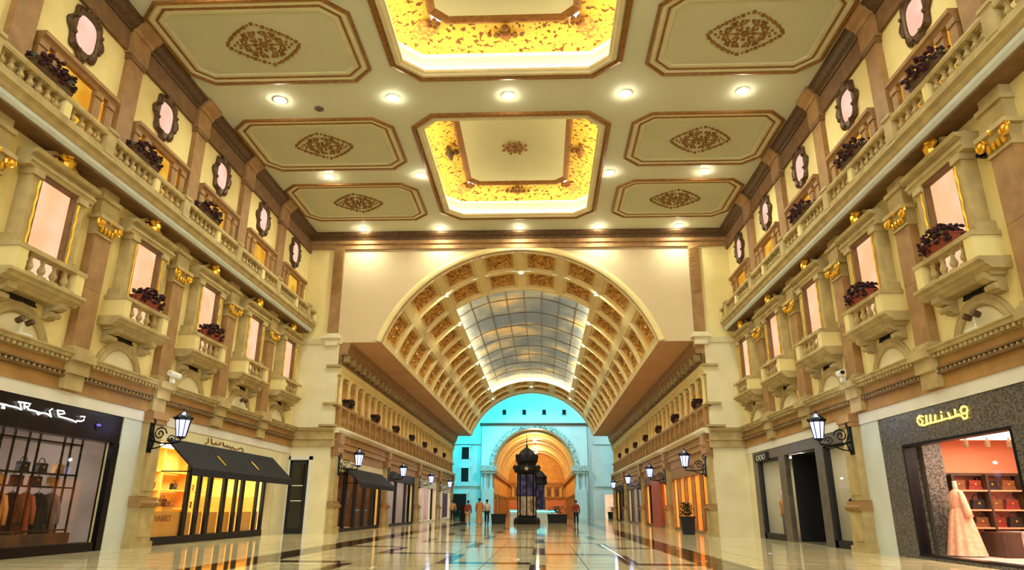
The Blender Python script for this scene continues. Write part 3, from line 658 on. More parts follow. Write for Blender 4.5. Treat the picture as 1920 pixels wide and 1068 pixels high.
lantern(XR-.26, 20.3, 3.05, PI, 'black scrolled bracket lantern beside the granite shop on the right')

# ================================================================== VAULT OF THE FAR HALL
NR = 14; PT = 3.0; VY0 = YF+.3; DA = .030
TH = [-VT+2*VT*k/8 for k in range(9)]
vault = thing('ceiling', 'coffered barrel vault with painted sky panel over the far hall', 'vault', (AX, VY0, VZ), kind='structure')
def pol(t, R): return (R*math.sin(t), R*math.cos(t))
mb = MB(); TY = .20
def strip(mb, t0, t1, y0, y1, R, n=4):
    for k in range(n):
        a, b = t0+(t1-t0)*k/n, t0+(t1-t0)*(k+1)/n; (xa, za), (xb, zb) = pol(a, R), pol(b, R)
        mb.quadp((xa, y0, za), (xb, y0, zb), (xb, y1, zb), (xa, y1, za))
for i, t in enumerate(TH):
    d0 = 0 if i == 0 else DA; d1 = 0 if i == 8 else DA
    if i in (3, 4, 5):
        strip(mb, t-d0, t+d1, 0, 2*PT+TY, VR, 1); strip(mb, t-d0, t+d1, 12*PT-TY, NR*PT, VR, 1)
    else: strip(mb, t-d0, t+d1, 0, NR*PT, VR, 1)
strip(mb, -VT, VT, NR*PT, YE+.32-VY0, VR, 24); obj('longitudinal_ribs', mb.mesh('ribs', 'rib'), vault)
for j in range(NR+1):
    mb = MB(); y0 = 0 if j == 0 else j*PT-TY; y1 = NR*PT if j == NR else j*PT+TY
    for i in range(8):
        if 2 <= i <= 5 and 2 < j < 12: continue
        strip(mb, TH[i]+DA, TH[i+1]-DA, y0, y1, VR-.004, 4)
    obj('transverse_rib', mb.mesh('trib', 'rib'), vault)
def coffer_mesh(i):
    mb = MB(); N = 5; t0, t1 = TH[i]+DA, TH[i+1]-DA; y0, y1 = TY, PT-TY; rings = []
    for ins, dr, mi in ((0, 0, 0), (.03, .08, 0), (.13, .06, 0), (.16, .14, 0), (.27, .16, 1), (.30, .32, 1)):
        da = ins/VR; pts = []
        ts = [t0+da+(t1-t0-2*da)*k/N for k in range(N+1)]
        for t in ts: x, z = pol(t, VR+dr); pts.append((x, y0+ins, z))
        for t in reversed(ts): x, z = pol(t, VR+dr); pts.append((x, y1-ins, z))
        rings.append(([mb.p(*q) for q in pts], mi))
    for (A_, _), (B_, mi) in zip(rings, rings[1:]):
        mb.m = mi; n = len(A_)
        for k in range(n): mb.face((A_[k], A_[(k+1) % n], B_[(k+1) % n], B_[k]))
    last = rings[-1][0]; n = len(last); mb.m = 1
    for k in range(N): mb.face((last[k], last[k+1], last[n-2-k], last[n-1-k]))
    return mb.mesh('coffer', ['rib', 'coffer'])
for i in range(8):
    cm = coffer_mesh(i); tm = (TH[i]+TH[i+1])/2
    mb = MB(); R_ = VR+.27
    for (dt, dy, r_) in ((0, 0, .2), (.05, .38, .12), (-.05, .38, .12), (.05, -.38, .12), (-.05, -.38, .12), (0, .75, .13), (0, -.75, .13), (.07, .0, .1), (-.07, 0, .1)):
        x, z = pol(tm+dt, R_); mb.ball((x, PT/2+dy, z), r_, r_, r_*.7, 6, 4)
    bm_ = mb.mesh('boss', 'coffer')
    for j in range(NR):
        if 2 <= i <= 5 and 2 <= j < 12: continue
        o = obj('coffer', cm, vault, (0, j*PT, 0)); obj('boss', bm_, o)
# sky panel recess
T2 = TH[6]; PY0, PY1 = 2*PT+TY, 12*PT-TY; RS = VR+.55
mb = MB()
for q in (-1, 1):
    (xa, za), (xb, zb) = pol(q*(T2+.01), VR), pol(q*(T2+.02), RS); mb.quadp((xa, PY0-.2, za), (xb, PY0-.2, zb), (xb, PY1+.2, zb), (xa, PY1+.2, za))
for yy in (PY0-.15, PY1+.15):
    for k in range(16):
        a, b = -T2-.02+(2*T2+.04)*k/16, -T2-.02+(2*T2+.04)*(k+1)/16
        pa, pb, pc, pd = pol(a, VR), pol(b, VR), pol(b, RS), pol(a, RS); mb.quadp((pa[0], yy, pa[1]), (pb[0], yy, pb[1]), (pc[0], yy, pc[1]), (pd[0], yy, pd[1]))
obj('cove_wall', mb.mesh('cove', 'mould'), vault)
mb = MB()
for q in (-1, 1):
    x, z = pol(q*(T2-.005), VR+.13); mb.tube([(x, PY0, z), (x, PY1, z)], .05, 6)
for yy in (PY0-.02, PY1+.02): mb.tube([(pol(-T2+2*T2*k/16, VR+.13)[0], yy, pol(-T2+2*T2*k/16, VR+.13)[1]) for k in range(17)], .05, 6)
obj('light_strip', mb.mesh('strip', 'ledv'), vault)
mb = MB(); strip(mb, -T2-.04, T2+.04, PY0-.3, PY1+.3, RS+.03, 16); obj('panel_backing', mb.mesh('back', 'mould'), vault)
msky = bpy.data.materials.new('painted_sky'); msky.use_nodes = True; nt = msky.node_tree; bs = nt.nodes['Principled BSDF']; bs.inputs['Roughness'].default_value = .8
g = nt.nodes.new('ShaderNodeNewGeometry'); n = nt.nodes.new('ShaderNodeTexNoise'); n.inputs['Scale'].default_value = .30; n.inputs['Detail'].default_value = 6; n.inputs['Distortion'].default_value = .6
r_ = nt.nodes.new('ShaderNodeValToRGB'); e0, e1 = r_.color_ramp.elements; e0.position = .42; e0.color = S(112,130,152); e1.position = .64; e1.color = S(226,204,158)
e2 = r_.color_ramp.elements.new(.52); e2.color = S(154,160,162)
nt.links.new(g.outputs['Position'], n.inputs['Vector']); nt.links.new(n.outputs['Fac'], r_.inputs['Fac']); nt.links.new(r_.outputs[0], bs.inputs['Base Color'])
M['sky'] = msky
NP, NQ = 8, 9; PLN = (PY1-PY0)/NQ; TT = T2-.015
for i in range(NP):
    mb = MB(); strip(mb, -TT+2*TT*i/NP+.004, -TT+2*TT*(i+1)/NP-.004, .03, PLN-.03, RS, 3); pm = mb.mesh('pane', 'sky')
    for j in range(NQ): obj('sky_pane', pm, vault, (0, PY0+j*PLN, 0))
mb = MB()
for i in range(1, NP): x, z = pol(-TT+2*TT*i/NP, RS-.01); mb.tube([(x, PY0, z), (x, PY1, z)], .028, 4)
for j in range(1, NQ): mb.tube([(pol(-TT+2*TT*k/20, RS-.01)[0], PY0+j*PLN+.12*math.cos(k*PI/4), pol(-TT+2*TT*k/20, RS-.01)[1]) for k in range(21)], .028, 4)
obj('panel_joints', mb.mesh('bars', 'bronze'), vault)
# vault lights along the ribs
VL = Proto(); mb = MB(); mb.lathe([(.17, 0), (.19, -.03), (.12, -.05), (.11, 0)], n=12, cap=False); VL.add('trim_ring', mb, 'white')
mb = MB(); mb.lathe([(.12, -.015), (.11, -.03)], n=12); VL.add('lens', mb, 'lens')
for q, nm in ((-1, 'left'), (1, 'right')):
    for k in range(7):
        x, z = pol(q*T2, VR-.02); y = VY0+PT*(1+2*k)
        r = VL.place('rib_light', 'bright round lamp on the %s vault rib, %s from the great arch' % (nm, ORD[k]), 'downlight', (AX+x, y, VZ+z), group='vault rib lights')
        lamp('bulb', 'SPOT', (0, 0, -.12), 330, (.95, .97, .76), r, .12, spot=math.radians(155), blend=.9)
for k, y in enumerate((VY0+PT, VY0+13*PT)):
    r = VL.place('rib_light', ['bright round lamp at the crown of the great arch', 'bright round lamp at the crown of the far vault end'][k], 'downlight', (AX, y, VZ+VR-.02), group='vault rib lights')
    lamp('bulb', 'SPOT', (0, 0, -.12), 330, (.95, .97, .76), r, .12, spot=math.radians(155), blend=.9)

# ================================================================== FAR HALL SIDE WALLS WITH GALLERIES
PIERS = [32.0, 42.6, 53.6, 64.6, 74.5]
bm3 = baluster_mesh(.80, .10, 8, 'orange')
mb = MB(); mb.box(-.12, .12, -.12, .12, 0, .12); mb.lathe([(.11, .12), (.10, .2), (.095, .7), (.085, 1.12), (.12, 1.2), (.13, 1.26)], 0, 0, 10); mb.box(-.15, .15, -.15, .15, 1.26, 1.36); colm = mb.mesh('column', 'plaster')
mb = MB(); mb.box(-.13, .13, -.13, .13, 0, .86); gpm = mb.mesh('post', 'orange')
for sd, x0, sx, rz in FSIDES:
    mb = MB(x0, sx); mb.box(-.5, 0, YF+.31, YE, 3.3, 4.6)
    for k in range(5): mb.box(-.5, 0, max(YF+.31, PIERS[k]-.55), PIERS[k]+.55, 0, 3.3)
    mb.box(-1.6, 0, YF+.31, YE, 4.5, 4.6); mb.box(-1.6, 0, YF+.31, YE, 7.42, 7.6)
    mb.box(-.5, .05, YF+.31, YE, 7.05, 8.6); mb.box(-.6, 0, YE-.6, YE, 3.3, 8.6)
    ws = tag(obj('wall_far_'+sd, mb.mesh('wall', 'plaster')), 'gallery storey wall of the far hall on the '+sd, 'wall', kind='structure')
    mb = MB(x0, sx); mb.box(-2.0, -1.6, YF+.31, YE, 3.3, 8.7); obj('gallery_back_wall', mb.mesh('gbw', 'orange'), ws)
    mb = MB(); q = 1 if sx > 0 else -1
    xa = AX-q*SPH; xb = x0-q*.6
    mb.box(min(xa, xb), max(xa, xb), YF+.02, YE, SPZ, SPZ+.12); obj('soffit', mb.mesh('soffit', 'soffit'), ws)
    mb = MB(x0, sx); mb.ext_y([(0, 3.3), (.04, 3.3), (.04, 3.72), (.14, 3.74), (.14, 3.98), (.2, 4.02), (.2, 4.08), (.12, 4.1), (.12, 4.32), (.2, 4.36), (0, 4.36)], YF, YE); obj('entablature', mb.mesh('ent', 'orange'), ws)
    mb = MB(x0, sx); mb.ext_y([(0, 4.36), (.22, 4.36), (.34, 4.44), (.40, 4.5), (.40, 4.6), (-.2, 4.62)], YF, YE); obj('gallery_edge', mb.mesh('edge', 'pale'), ws)
    mb = MB(x0, sx); mb.box(-.06, .16, YF, YE, 4.6, 4.70); mb.box(-.06, .18, YF, YE, 5.55, 5.68); obj('gallery_rails', mb.mesh('rails', 'orange'), ws)
    mb = MB(x0, sx); mb.ext_y([(0, 7.05), (.14, 7.05), (.14, 7.2), (.18, 7.22), (.18, 7.42), (.24, 7.46), (0, 7.5)], YF, YE); obj('architrave', mb.mesh('arch', 'plaster'), ws)
    mb = MB(x0, sx); mb.ext_y([(0, 7.5), (.20, 7.5), (.22, 7.62), (.16, 7.66), (.16, 8.0), (.0, 8.0)], YF, YE); obj('cornice_bed', mb.mesh('bed', 'umber'), ws)
    mb = MB(x0, sx); mb.ext_y([(0, 8.0), (.40, 8.0), (.44, 8.12), (.42, 8.2), (.5, 8.36), (.52, 8.5), (.56, 8.58), (0, 8.58)], YF, YE); obj('cornice_crown', mb.mesh('crown', 'brown'), ws)
    mb = MB(); mb.ext_y([(0, 0), (.18, .02), (.24, .12), (.26, .3), (0, .3)], -.2, .2); mo = mb.mesh('modillion', 'tan')
    for k in range(42): obj('modillion', mo, ws, (x0+sx*.16, YF+.5+k*1.03, 7.70), rz)
    # columns and balusters
    for k in range(30):
        y = 31.95+k*1.425
        obj('gallery_post', gpm, ws, (x0+sx*.05, y, 4.70), rz); obj('gallery_column', colm, ws, (x0+sx*.05, y, 5.68), rz)
        for q in (.36, .71, 1.06): obj('gallery_baluster', bm3, ws, (x0+sx*.05, y+q, 4.72), rz)
    mb = MB(x0, sx); mb.box(-.9, -.82, YF+.5, YE-.5, 7.36, 7.42); t = tag(obj('added_gallery_strip', mb.mesh('strip', 'ledg')), 'added warm light strip on the gallery ceiling of the '+sd+' side', 'light strip')  # strip added so the wall behind the columns glows orange
    for k in range(7):
        FB3.place('gallery_flower_box', 'small dark flower basket on the %s gallery rail, %s from the great arch' % (sd, ORD[k]), 'flower box', (x0+sx*.07, 33.3+5.6*k, 5.685), rz, 'gallery flower boxes')
    for k in range(5):
        PED.place('pier_pilaster', 'tan stone pier under the %s gallery, %s from the great arch' % (sd, ORD[k]), 'pier', (x0+sx*.0, PIERS[k], 0), rz, 'far hall piers')
    for k in range(4):
        lantern(x0+sx*.24, PIERS[k]+.1, 2.95, rz, 'black bracket lantern under the %s gallery, %s from the great arch' % (sd, ORD[k]), 10)

# ================================================================== SHOPS
M.update(
 salmon=mat('salmon_wall', S(222,150,112), .7, col2=S(210,134,98), nscale=.6),
 pinkish=mat('pinkish_wall', S(196,168,158), .6, col2=S(178,148,140), nscale=.8),
 greyroom=mat('grey_room', S(168,152,142), .7, col2=S(150,134,124), nscale=.8),
 yellowroom=mat('yellow_room', S(248,222,130), .7, col2=S(240,206,104), nscale=.9),
 amber=mat('amber_panel', S(236,176,84), .6, col2=S(220,152,64), nscale=1.2),
 timber=mat('dark_timber', S(70,46,28), .5, col2=S(48,32,20), nscale=4),
 fascia=mat('bronze_black_fascia', S(34,26,18), .3, .4, col2=S(16,13,10), nscale=2.2),
 neon=emis('white_neon', (1, .97, .9, 1), 3), goldneon=emis('gold_sign', S(255,220,110), 1.6), violet=emis('violet_logo', S(120,110,255), 1.2),
 shopw=emis('shop_light_white', (1, .93, .84, 1), 5), shopy=emis('shop_light_yellow', (1, .90, .52, 1), 10), shopp=emis('shop_light_peach', (1, .74, .56, 1), 12), shopo=emis('shop_light_orange', (1, .55, .22, 1), 9),
 letter=mat('brown_letters', S(128,92,52), .5, .2), dress=mat('pleated_dress', S(236,176,148), .7, col2=S(222,150,116), nscale=9),
 mann=mat('mannequin', S(216,186,168), .5), leather=mat('leather_black', S(24,20,20), .45), leatherr=mat('leather_red', S(120,38,28), .45), leatherb=mat('leather_brown', S(110,66,34), .45), leathert=mat('leather_tan', S(196,140,84), .5),
 coat=mat('wool_black', S(20,18,20), .9), coatt=mat('wool_camel', S(186,122,62), .9), coatg=mat('wool_grey', S(96,92,92), .9), coatr=mat('wool_rust', S(150,70,40), .9),
 counter=mat('counter_marble', S(176,162,156), .4, col2=S(150,136,130), nscale=3))
def room(name, label, x0, sx, y0, y1, dep, zt, wallm, floorm='counter', ceilm='white'):
    r = thing(name, label, 'shop interior', kind='structure')
    mb = MB(x0, sx); mb.box(-dep-.1, -dep, y0-.1, y1+.1, 0, zt); mb.box(-dep, -.3, y0-.1, y0, 0, zt); mb.box(-dep, -.3, y1, y1+.1, 0, zt); obj('shop_walls', mb.mesh('w', wallm), r)
    mb = MB(x0, sx); mb.box(-dep-.1, -.02, y0-.1, y1+.1, zt, zt+.08); obj('shop_ceiling', mb.mesh('c', ceilm), r)
    mb = MB(x0, sx); mb.box(-dep, -.02, y0, y1, 0, .03); obj('shop_floor', mb.mesh('f', floorm), r)
    return r
def light_panel(x0, sx, d0, d1, y0, y1, z, m, label, parent=None):
    t = thing('ceiling_light', label, 'light')
    mb = MB(x0, sx); mb.box(d0, d1, y0, y1, z-.03, z); obj('diffuser', mb.mesh('lp', m), t)
    mb = MB(x0, sx); mb.box(d0-.03, d1+.03, y0-.03, y0, z-.05, z); mb.box(d0-.03, d1+.03, y1, y1+.03, z-.05, z); mb.box(d0-.03, d0, y0, y1, z-.05, z); mb.box(d1, d1+.03, y0, y1, z-.05, z); obj('frame', mb.mesh('lf', 'white'), t)
    return t
def bag_proto(m):
    p = Proto(); mb = MB(); mb.ext_x([(-.17, 0), (.17, 0), (.13, .22), (-.13, .22)], -.06, .06); mb.box(-.065, .075, -.14, .14, .12, .23); p.add('body', mb, m)
    mb = MB(); mb.tube([(0, .11*math.cos(PI*k/8), .22+.13*math.sin(PI*k/8)) for k in range(9)], .012, 5); p.add('handle', mb, m)
    mb = MB(); mb.box(.075, .085, -.02, .02, .12, .16); p.add('clasp', mb, 'gold'); return p
BAGS = {k: bag_proto(k) for k in ('leather', 'leatherr', 'leatherb', 'leathert')}
def coat_proto(m):
    p = Proto(); mb = MB(); rings = []
    for z, w_, t_ in ((-.05, .05, .04), (-.08, .18, .07), (-.16, .22, .09), (-.6, .20, .10), (-1.05, .24, .12)):
        rings.append([mb.p(t_*math.cos(2*PI*k/10), w_*math.sin(2*PI*k/10), z) for k in range(10)])
    for A_, B_ in zip(rings, rings[1:]):
        for k in range(10): mb.face((A_[k], A_[(k+1) % 10], B_[(k+1) % 10], B_[k]))
    mb.face(rings[0]); mb.face(rings[-1]); p.add('garment', mb, m, smooth=True)
    for q in (-1, 1):
        mb = MB(); mb.tube([(0, q*.18, -.12), (.02, q*.26, -.4), (.03, q*.27, -.75)], .06, 6, .045); p.add('sleeve', mb, m, smooth=True)
    mb = MB(); mb.tube([(0, -.17, -.09), (0, 0, -.02), (0, .17, -.09)], .012, 4); mb.tube([(0, 0, -.02), (0, 0, .04), (.03, 0, .07), (0, 0, .1)], .008, 4); p.add('hanger', mb, 'black'); return p
COATS = {k: coat_proto(k) for k in ('coat', 'coatt', 'coatg', 'coatr')}

# ---- black fronted shop, left
y0, y1 = 8.5, 18.45
room('wall_black_shop', 'grey toned interior of the black fronted shop', XL, 1, y0, y1, 4.2, 3.35, 'greyroom', 'counter')
s_ = thing('shopfront', 'black shopfront with bronze fascia and white neon script, far left', 'shopfront', (0, 0, 0), group='shopfronts')
mb = MB(XL, 1); mb.box(-.30, .04, y0, y1-.02, 2.70, ZS-.01); obj('fascia', mb.mesh('fa', 'fascia'), s_)
mb = MB(XL, 1); mb.box(-.08, .06, y1-.26, y1-.02, 0, 2.7); obj('jamb', mb.mesh('jb', 'black'), s_)
mb = MB(XL, 1); mb.box(-.3, .06, y0, y1-.36, 0, .22); obj('sill', mb.mesh('si', 'black'), s_)
for a, b in ((8.6, 11.6), (11.62, 14.7), (14.72, 18.18)):
    mb = MB(XL, 1); mb.box(-.02, 0, a, b, .22, 2.7); obj('glass_pane', mb.mesh('gp', 'glass'), s_)
SIGN_R = [[(13.91, 3.13), (14.02, 3.13), (14.13, 3.13), (14.23, 3.12), (14.38, 3.12), (14.5, 3.11)], [(14.03, 3.1), (14.11, 3.08), (14.12, 3.05), (14.04, 3.05)], [(14.46, 3.24), (14.64, 3.25)], [(14.51, 3.25), (14.61, 3.08), (14.53, 3.1)], [(14.64, 3.26), (14.68, 3.12)], [(14.66, 3.25), (14.83, 3.25), (14.8, 3.19), (14.69, 3.17)], [(14.72, 3.18), (14.8, 3.13)], [(14.81, 3.12), (14.97, 3.12), (15.15, 3.1), (15.32, 3.11), (15.46, 3.1)], [(15.09, 3.09), (15.14, 3.05), (15.23, 3.1)], [(15.55, 3.24), (15.47, 3.19), (15.57, 3.05), (15.46, 3.09)], [(15.73, 3.23), (15.8, 3.11)], [(15.73, 3.23), (15.94, 3.24), (16.0, 3.19), (15.78, 3.14)], [(15.82, 3.1), (16.06, 3.09), (16.31, 3.07), (16.47, 3.04), (16.48, 3.08), (16.63, 3.08), (16.73, 3.12), (16.75, 3.21), (16.6, 3.2)]]
SIGN_G = [[(16.7, 3.21), (16.84, 3.25), (16.96, 3.2), (16.98, 3.13), (16.91, 3.04), (16.75, 3.01), (16.52, 3.03), (16.28, 3.03), (15.96, 3.04), (15.8, 3.05), (15.65, 3.04), (15.39, 3.06), (15.19, 3.05)], [(16.86, 3.19), (16.74, 3.11), (16.81, 3.05)], [(16.56, 3.23), (16.59, 3.04)], [(16.38, 3.22), (16.42, 3.04)], [(16.18, 3.19), (16.22, 3.04)], [(15.94, 3.16), (15.95, 3.04), (15.8, 3.05)], [(15.67, 3.17), (15.62, 3.06)], [(15.4, 3.21), (15.4, 3.08), (15.28, 3.08)], [(14.95, 3.13), (15.0, 3.08), (15.1, 3.07), (15.18, 3.1), (15.2, 3.16), (15.14, 3.21), (15.05, 3.22), (14.97, 3.19), (14.95, 3.13)], [(15.0, 3.06), (15.01, 2.98), (15.14, 2.96), (15.19, 3.03)], [(15.94, 3.22), (15.92, 3.2)]]
SIGN_A = [[(23.4, 3.57), (23.43, 3.42), (23.22, 3.37)], [(23.63, 3.57), (23.71, 3.42), (24.0, 3.42), (24.36, 3.44), (24.3, 3.52)], [(24.0, 3.42), (23.98, 3.49)], [(24.51, 3.53), (24.69, 3.39)], [(24.79, 3.39), (24.88, 3.46), (25.0, 3.39), (25.09, 3.45), (25.26, 3.38), (25.35, 3.44), (25.55, 3.38), (25.78, 3.39), (25.92, 3.42), (26.02, 3.46), (26.22, 3.46), (26.34, 3.36), (26.22, 3.32)]]
def sign_mesh(x0, sx, d, strokes, r, m, dz=0):
    mb = MB(x0, sx)
    for st in strokes: mb.tube([(d, y, z+dz) for y, z in st], r, 6)
    return mb.mesh('script', m)
obj('neon_script', sign_mesh(XL, 1, .09, SIGN_R, .015, 'neon'), s_)
mb = MB(XL, 1); mb.tube([(.04, 17.39, 3.05), (.06, 17.39, 3.05)], .10, 10); mb.m = 1; mb.ball((.07, 17.34, 3.08), .03, n=6, m=4); mb.ball((.07, 17.43, 3.08), .03, n=6, m=4); obj('round_logo', mb.mesh('lg', ['fascia', 'violet']), s_)
light_panel(XL, 1, -2.6, -1.0, 9.5, 17.2, 3.34, 'shopw', 'long white ceiling light inside the black fronted shop')
rk = thing('shelving_rack', 'black metal grid shelving in the black fronted shop', 'shelf')
for k, y in enumerate((12.6, 13.5, 14.3, 15.06, 15.44, 15.91, 16.27, 17.16, 17.45, 17.86)):
    mb = MB(XL, 1); mb.box(-.62, -.58, y, y+.04, .2, 2.9); obj('upright', mb.mesh('up', 'black'), rk)
for z in (.50, 1.51, 1.82, 2.58): mb = MB(XL, 1); mb.box(-1.0, -.57, 12.6, 17.9, z, z+.035); obj('shelf', mb.mesh('sh', 'black'), rk)
mb = MB(XL, 1); mb.box(-1.1, -.5, 12.4, 17.92, .03, .45); obj('base_plinth', mb.mesh('bp', 'timber'), rk)
rnd = random.Random(3); bk = ['leather', 'leatherr', 'leatherb', 'leathert']; kn = {'leather': 'black', 'leatherr': 'dark red', 'leatherb': 'brown', 'leathert': 'tan'}
for zi, z in enumerate((1.545, 1.855)):
    for k in range(7):
        m = bk[rnd.randrange(4)] if zi == 0 else ('leather' if k % 3 else 'leathert'); y = 13.6+k*.62+(.0 if zi == 0 else .1)
        if zi == 1 and k not in (4, 5, 6): continue
        BAGS[m].place('handbag', '%s handbag on the %s shelf of the black rack, %s from the left' % (kn[m], ['middle', 'upper'][zi], ORD[k]), 'handbag', (XL-.8, y, z), 0, 'handbags on the black rack')
cn = {'coat': 'black', 'coatt': 'camel', 'coatg': 'grey', 'coatr': 'rust'}
for k, m in enumerate(('coat', 'coatg', 'coatr', 'coat', 'coatt', 'coatt', 'coat', 'coatr', 'coat', 'coatg')):
    COATS[m].place('hanging_coat', '%s coat hanging under the black rack, %s from the left' % (cn[m], ORD[k]), 'coat', (XL-.8, 13.4+k*.44, 1.42), PI/2, 'coats on the black rack')

# ---- yellow shop with awning, left
y0, y1 = 20.35, 29.85
room('wall_yellow_shop', 'glowing yellow interior of the awning shop', XL, 1, y0, y1, 3.0, 3.2, 'yellowroom', 'yellowroom', 'yellowroom')
light_panel(XL, 1, -2.2, -.7, 20.8, 29.2, 3.18, 'shopy', 'long yellow ceiling light inside the awning shop')
s_ = thing('shopfront', 'shopfront with cream sign band and black mullions under the dark awning', 'shopfront', group='shopfronts')
mb = MB(XL, 1); mb.box(-.3, .05, y0, y1, 3.0, ZS); mb.box(.05, .08, y0, y1, 2.98, 3.06); obj('sign_band', mb.mesh('sb', 'pale'), s_)
mb = MB(XL, 1); mb.box(-.3, .04, 29.05, y1, 0, 3.0); obj('stone_jamb', mb.mesh('sj', 'pale'), s_)
mb = MB(XL, 1); mb.box(-.3, .06, y0, 29.05, 0, .22); obj('plinth', mb.mesh('pl', 'blackm'), s_)
mull = [(20.35, 20.45), (22.55, 22.75), (23.3, 23.5), (24.05, 24.3), (25.2, 25.45), (26.2, 26.35), (26.75, 27.0), (28.2, 28.35), (28.85, 29.05)]
for a, b in mull: mb = MB(XL, 1); mb.box(-.07, .03, a, b, .22, 3.0); obj('mullion', mb.mesh('mu', 'blackm'), s_)
for (a, b), (c, d) in zip(mull, mull[1:]): mb = MB(XL, 1); mb.box(-.06, -.04, b, c, .22, 3.0); obj('glass_pane', mb.mesh('gp', 'glass'), s_)
obj('arabic_lettering', sign_mesh(XL, 1, .07, SIGN_A, .022, 'letter', -.24), s_)
mb = MB(XL, 1); mb.box(-.12, -.1, 20.5, 22.7, .22, .95); ip = obj('inner_panel', mb.mesh('ip', 'amber'), s_)
for (a, b), (c, d) in list(zip(mull, mull[1:]))[1:]: mb = MB(XL, 1); mb.box(-.14, -.11, b, c, .22, .92); obj('inner_panel', mb.mesh('ip', 'amber'), s_)
mb = MB(XL, 1); mb.box(-2.9, -.3, 29.72, 29.84, .03, 1.5); mb.box(-2.9, -.3, 29.70, 29.84, 2.3, 2.5); obj('wainscot', mb.mesh('wn', 'amber'), s_)
tc = bpy.data.curves.new('lettering', 'FONT'); tc.body = 'HARRET'; tc.size = .26; tc.extrude = .004; tc.align_x = 'CENTER'
to = bpy.data.objects.new('tmp', tc); C.objects.link(to); dg = bpy.context.evaluated_depsgraph_get(); tm = bpy.data.meshes.new_from_object(to.evaluated_get(dg)); bpy.data.objects.remove(to)
tm.materials.clear(); tm.materials.append(M['letter']); o = obj('panel_lettering', tm, s_, (XL-.094, 21.55, .66)); o.rotation_euler = (PI/2, 0, PI/2)
aw = thing('awning', 'long dark navy awning over the yellow lit shop', 'awning', group='awnings')
for k, (a, b) in enumerate(((20.75, 23.35), (23.38, 26.2), (26.23, 29.3))):
    mb = MB(XL, 1); mb.ext_y([(.06, 3.06), (.09, 3.08), (1.02, 2.2), (1.02, 1.98), (.99, 1.98), (.99, 2.17), (.06, 3.02)], a, b); obj('canopy', mb.mesh('cv', 'navy'), aw)
for y in (20.76, 23.36, 26.2, 29.28):
    mb = MB(XL, 1); mb.tube([(.05, y, 2.1), (1.0, y, 2.1)], .018, 5); mb.tube([(.06, y, 3.04), (1.0, y, 2.18)], .018, 5); obj('frame_bar', mb.mesh('fb', 'gold' if y in (23.36, 26.2) else 'black'), aw)
for y in (23.36, 26.2):
    mb = MB(XL, 1); mb.tube([(.50, y, 2.72), (.82, y, 2.42)], .022, 5); obj('seam_clip', mb.mesh('sc', 'gold'), aw)
sh = thing('display_shelves', 'amber display shelves behind the yellow shop windows', 'shelf')
for z in (1.0, 1.65, 2.3): mb = MB(XL, 1); mb.box(-2.9, -2.4, 20.6, 28.8, z, z+.05); obj('shelf', mb.mesh('sf', 'amber'), sh)
for y in (22.85, 25.2, 27.5): mb = MB(XL, 1); mb.box(-2.95, -2.35, y, y+.08, .05, 3.1); obj('divider', mb.mesh('dv', 'amber'), sh)
for zi, z in enumerate((1.05, 1.70)):
    for k in range(6): BAGS[['leatherb', 'leather'][(k+zi) % 2]].place('handbag', '%s handbag on the %s amber shelf, %s from the left' % (['brown', 'black'][(k+zi) % 2], ['lower', 'upper'][zi], ORD[k]), 'handbag', (XL-2.6, 21.2+k*1.35, z), 0, 'handbags on the amber shelves')
for k, y in enumerate((21.1, 22.1)):
    st = thing('display_stand', ['left amber display block with a bag behind the first yellow window', 'right amber display block behind the first yellow window'][k], 'stand')
    mb = MB(XL, 1); mb.box(-.75, -.3, y-.35, y+.35, .03, 1.3-.25*k); obj('block', mb.mesh('b', 'yellowroom'), st); mb = MB(XL, 1); mb.box(-.78, -.27, y-.38, y+.38, 1.3-.25*k, 1.34-.25*k); obj('top', mb.mesh('t', 'amber'), st)
    BAGS['leatherb' if k else 'leather'].place('handbag', ['black handbag on the left amber display block', 'brown handbag on the right amber display block'][k], 'handbag', (XL-.5, y, 1.34-.25*k), 0, 'handbags on display blocks')

# ---- granite shop, right
y0, y1 = 8.5, 19.0
room('wall_granite_shop', 'salmon lit interior of the granite shop', XR, -1, 8.6, 18.3, 3.6, 2.80, 'salmon', 'pinkish', 'salmon')
light_panel(XR, -1, -2.4, -.6, 11.0, 17.3, 2.78, 'shopp', 'peach ceiling light inside the granite shop')
s_ = thing('shopfront', 'speckled grey granite shopfront with gold script and large window', 'shopfront', group='shopfronts')
for nm, (a, b, c, d) in dict(top_slab=(y0, y1, 2.66, 3.405), far_slab=(17.95, y1, 0, 2.66), near_slab=(y0, 13.75, 0, 2.66), sill_slab=(13.75, 17.95, 0, .06)).items():
    mb = MB(XR, -1); mb.box(-.3, .05, a, b, c, d); obj(nm, mb.mesh(nm, 'granite'), s_)
mb = MB(XR, -1); mb.box(-.2, .06, 13.75, 17.95, 2.60, 2.66); mb.box(-.2, .06, 17.88, 17.95, .06, 2.6); mb.box(-.2, .06, 13.75, 13.82, .06, 2.6); mb.box(-.2, .06, 13.75, 17.95, .06, .11); obj('window_frame', mb.mesh('wf', 'black'), s_)
mb = MB(XR, -1); mb.box(-.05, -.03, 13.82, 17.88, .11, 2.6); obj('glass_pane', mb.mesh('gp', 'glass'), s_)
obj('gold_script', sign_mesh(XR, -1, .08, SIGN_G, .022, 'goldneon'), s_)
mb = MB(XR, -1); mb.box(-.78, -.32, 17.75, 18.28, .1, 2.78); o = obj('granite_pillar', mb.mesh('pil', 'granite')); tag(o, 'speckled stone pillar inside the granite shop window', 'pillar')
mb = MB(XR, -1); mb.box(-3.4, -.32, 13.0, 18.2, .03, .10); o = obj('display_platform', mb.mesh('pf', 'pinkish')); tag(o, 'low pink platform behind the granite shop window', 'platform')
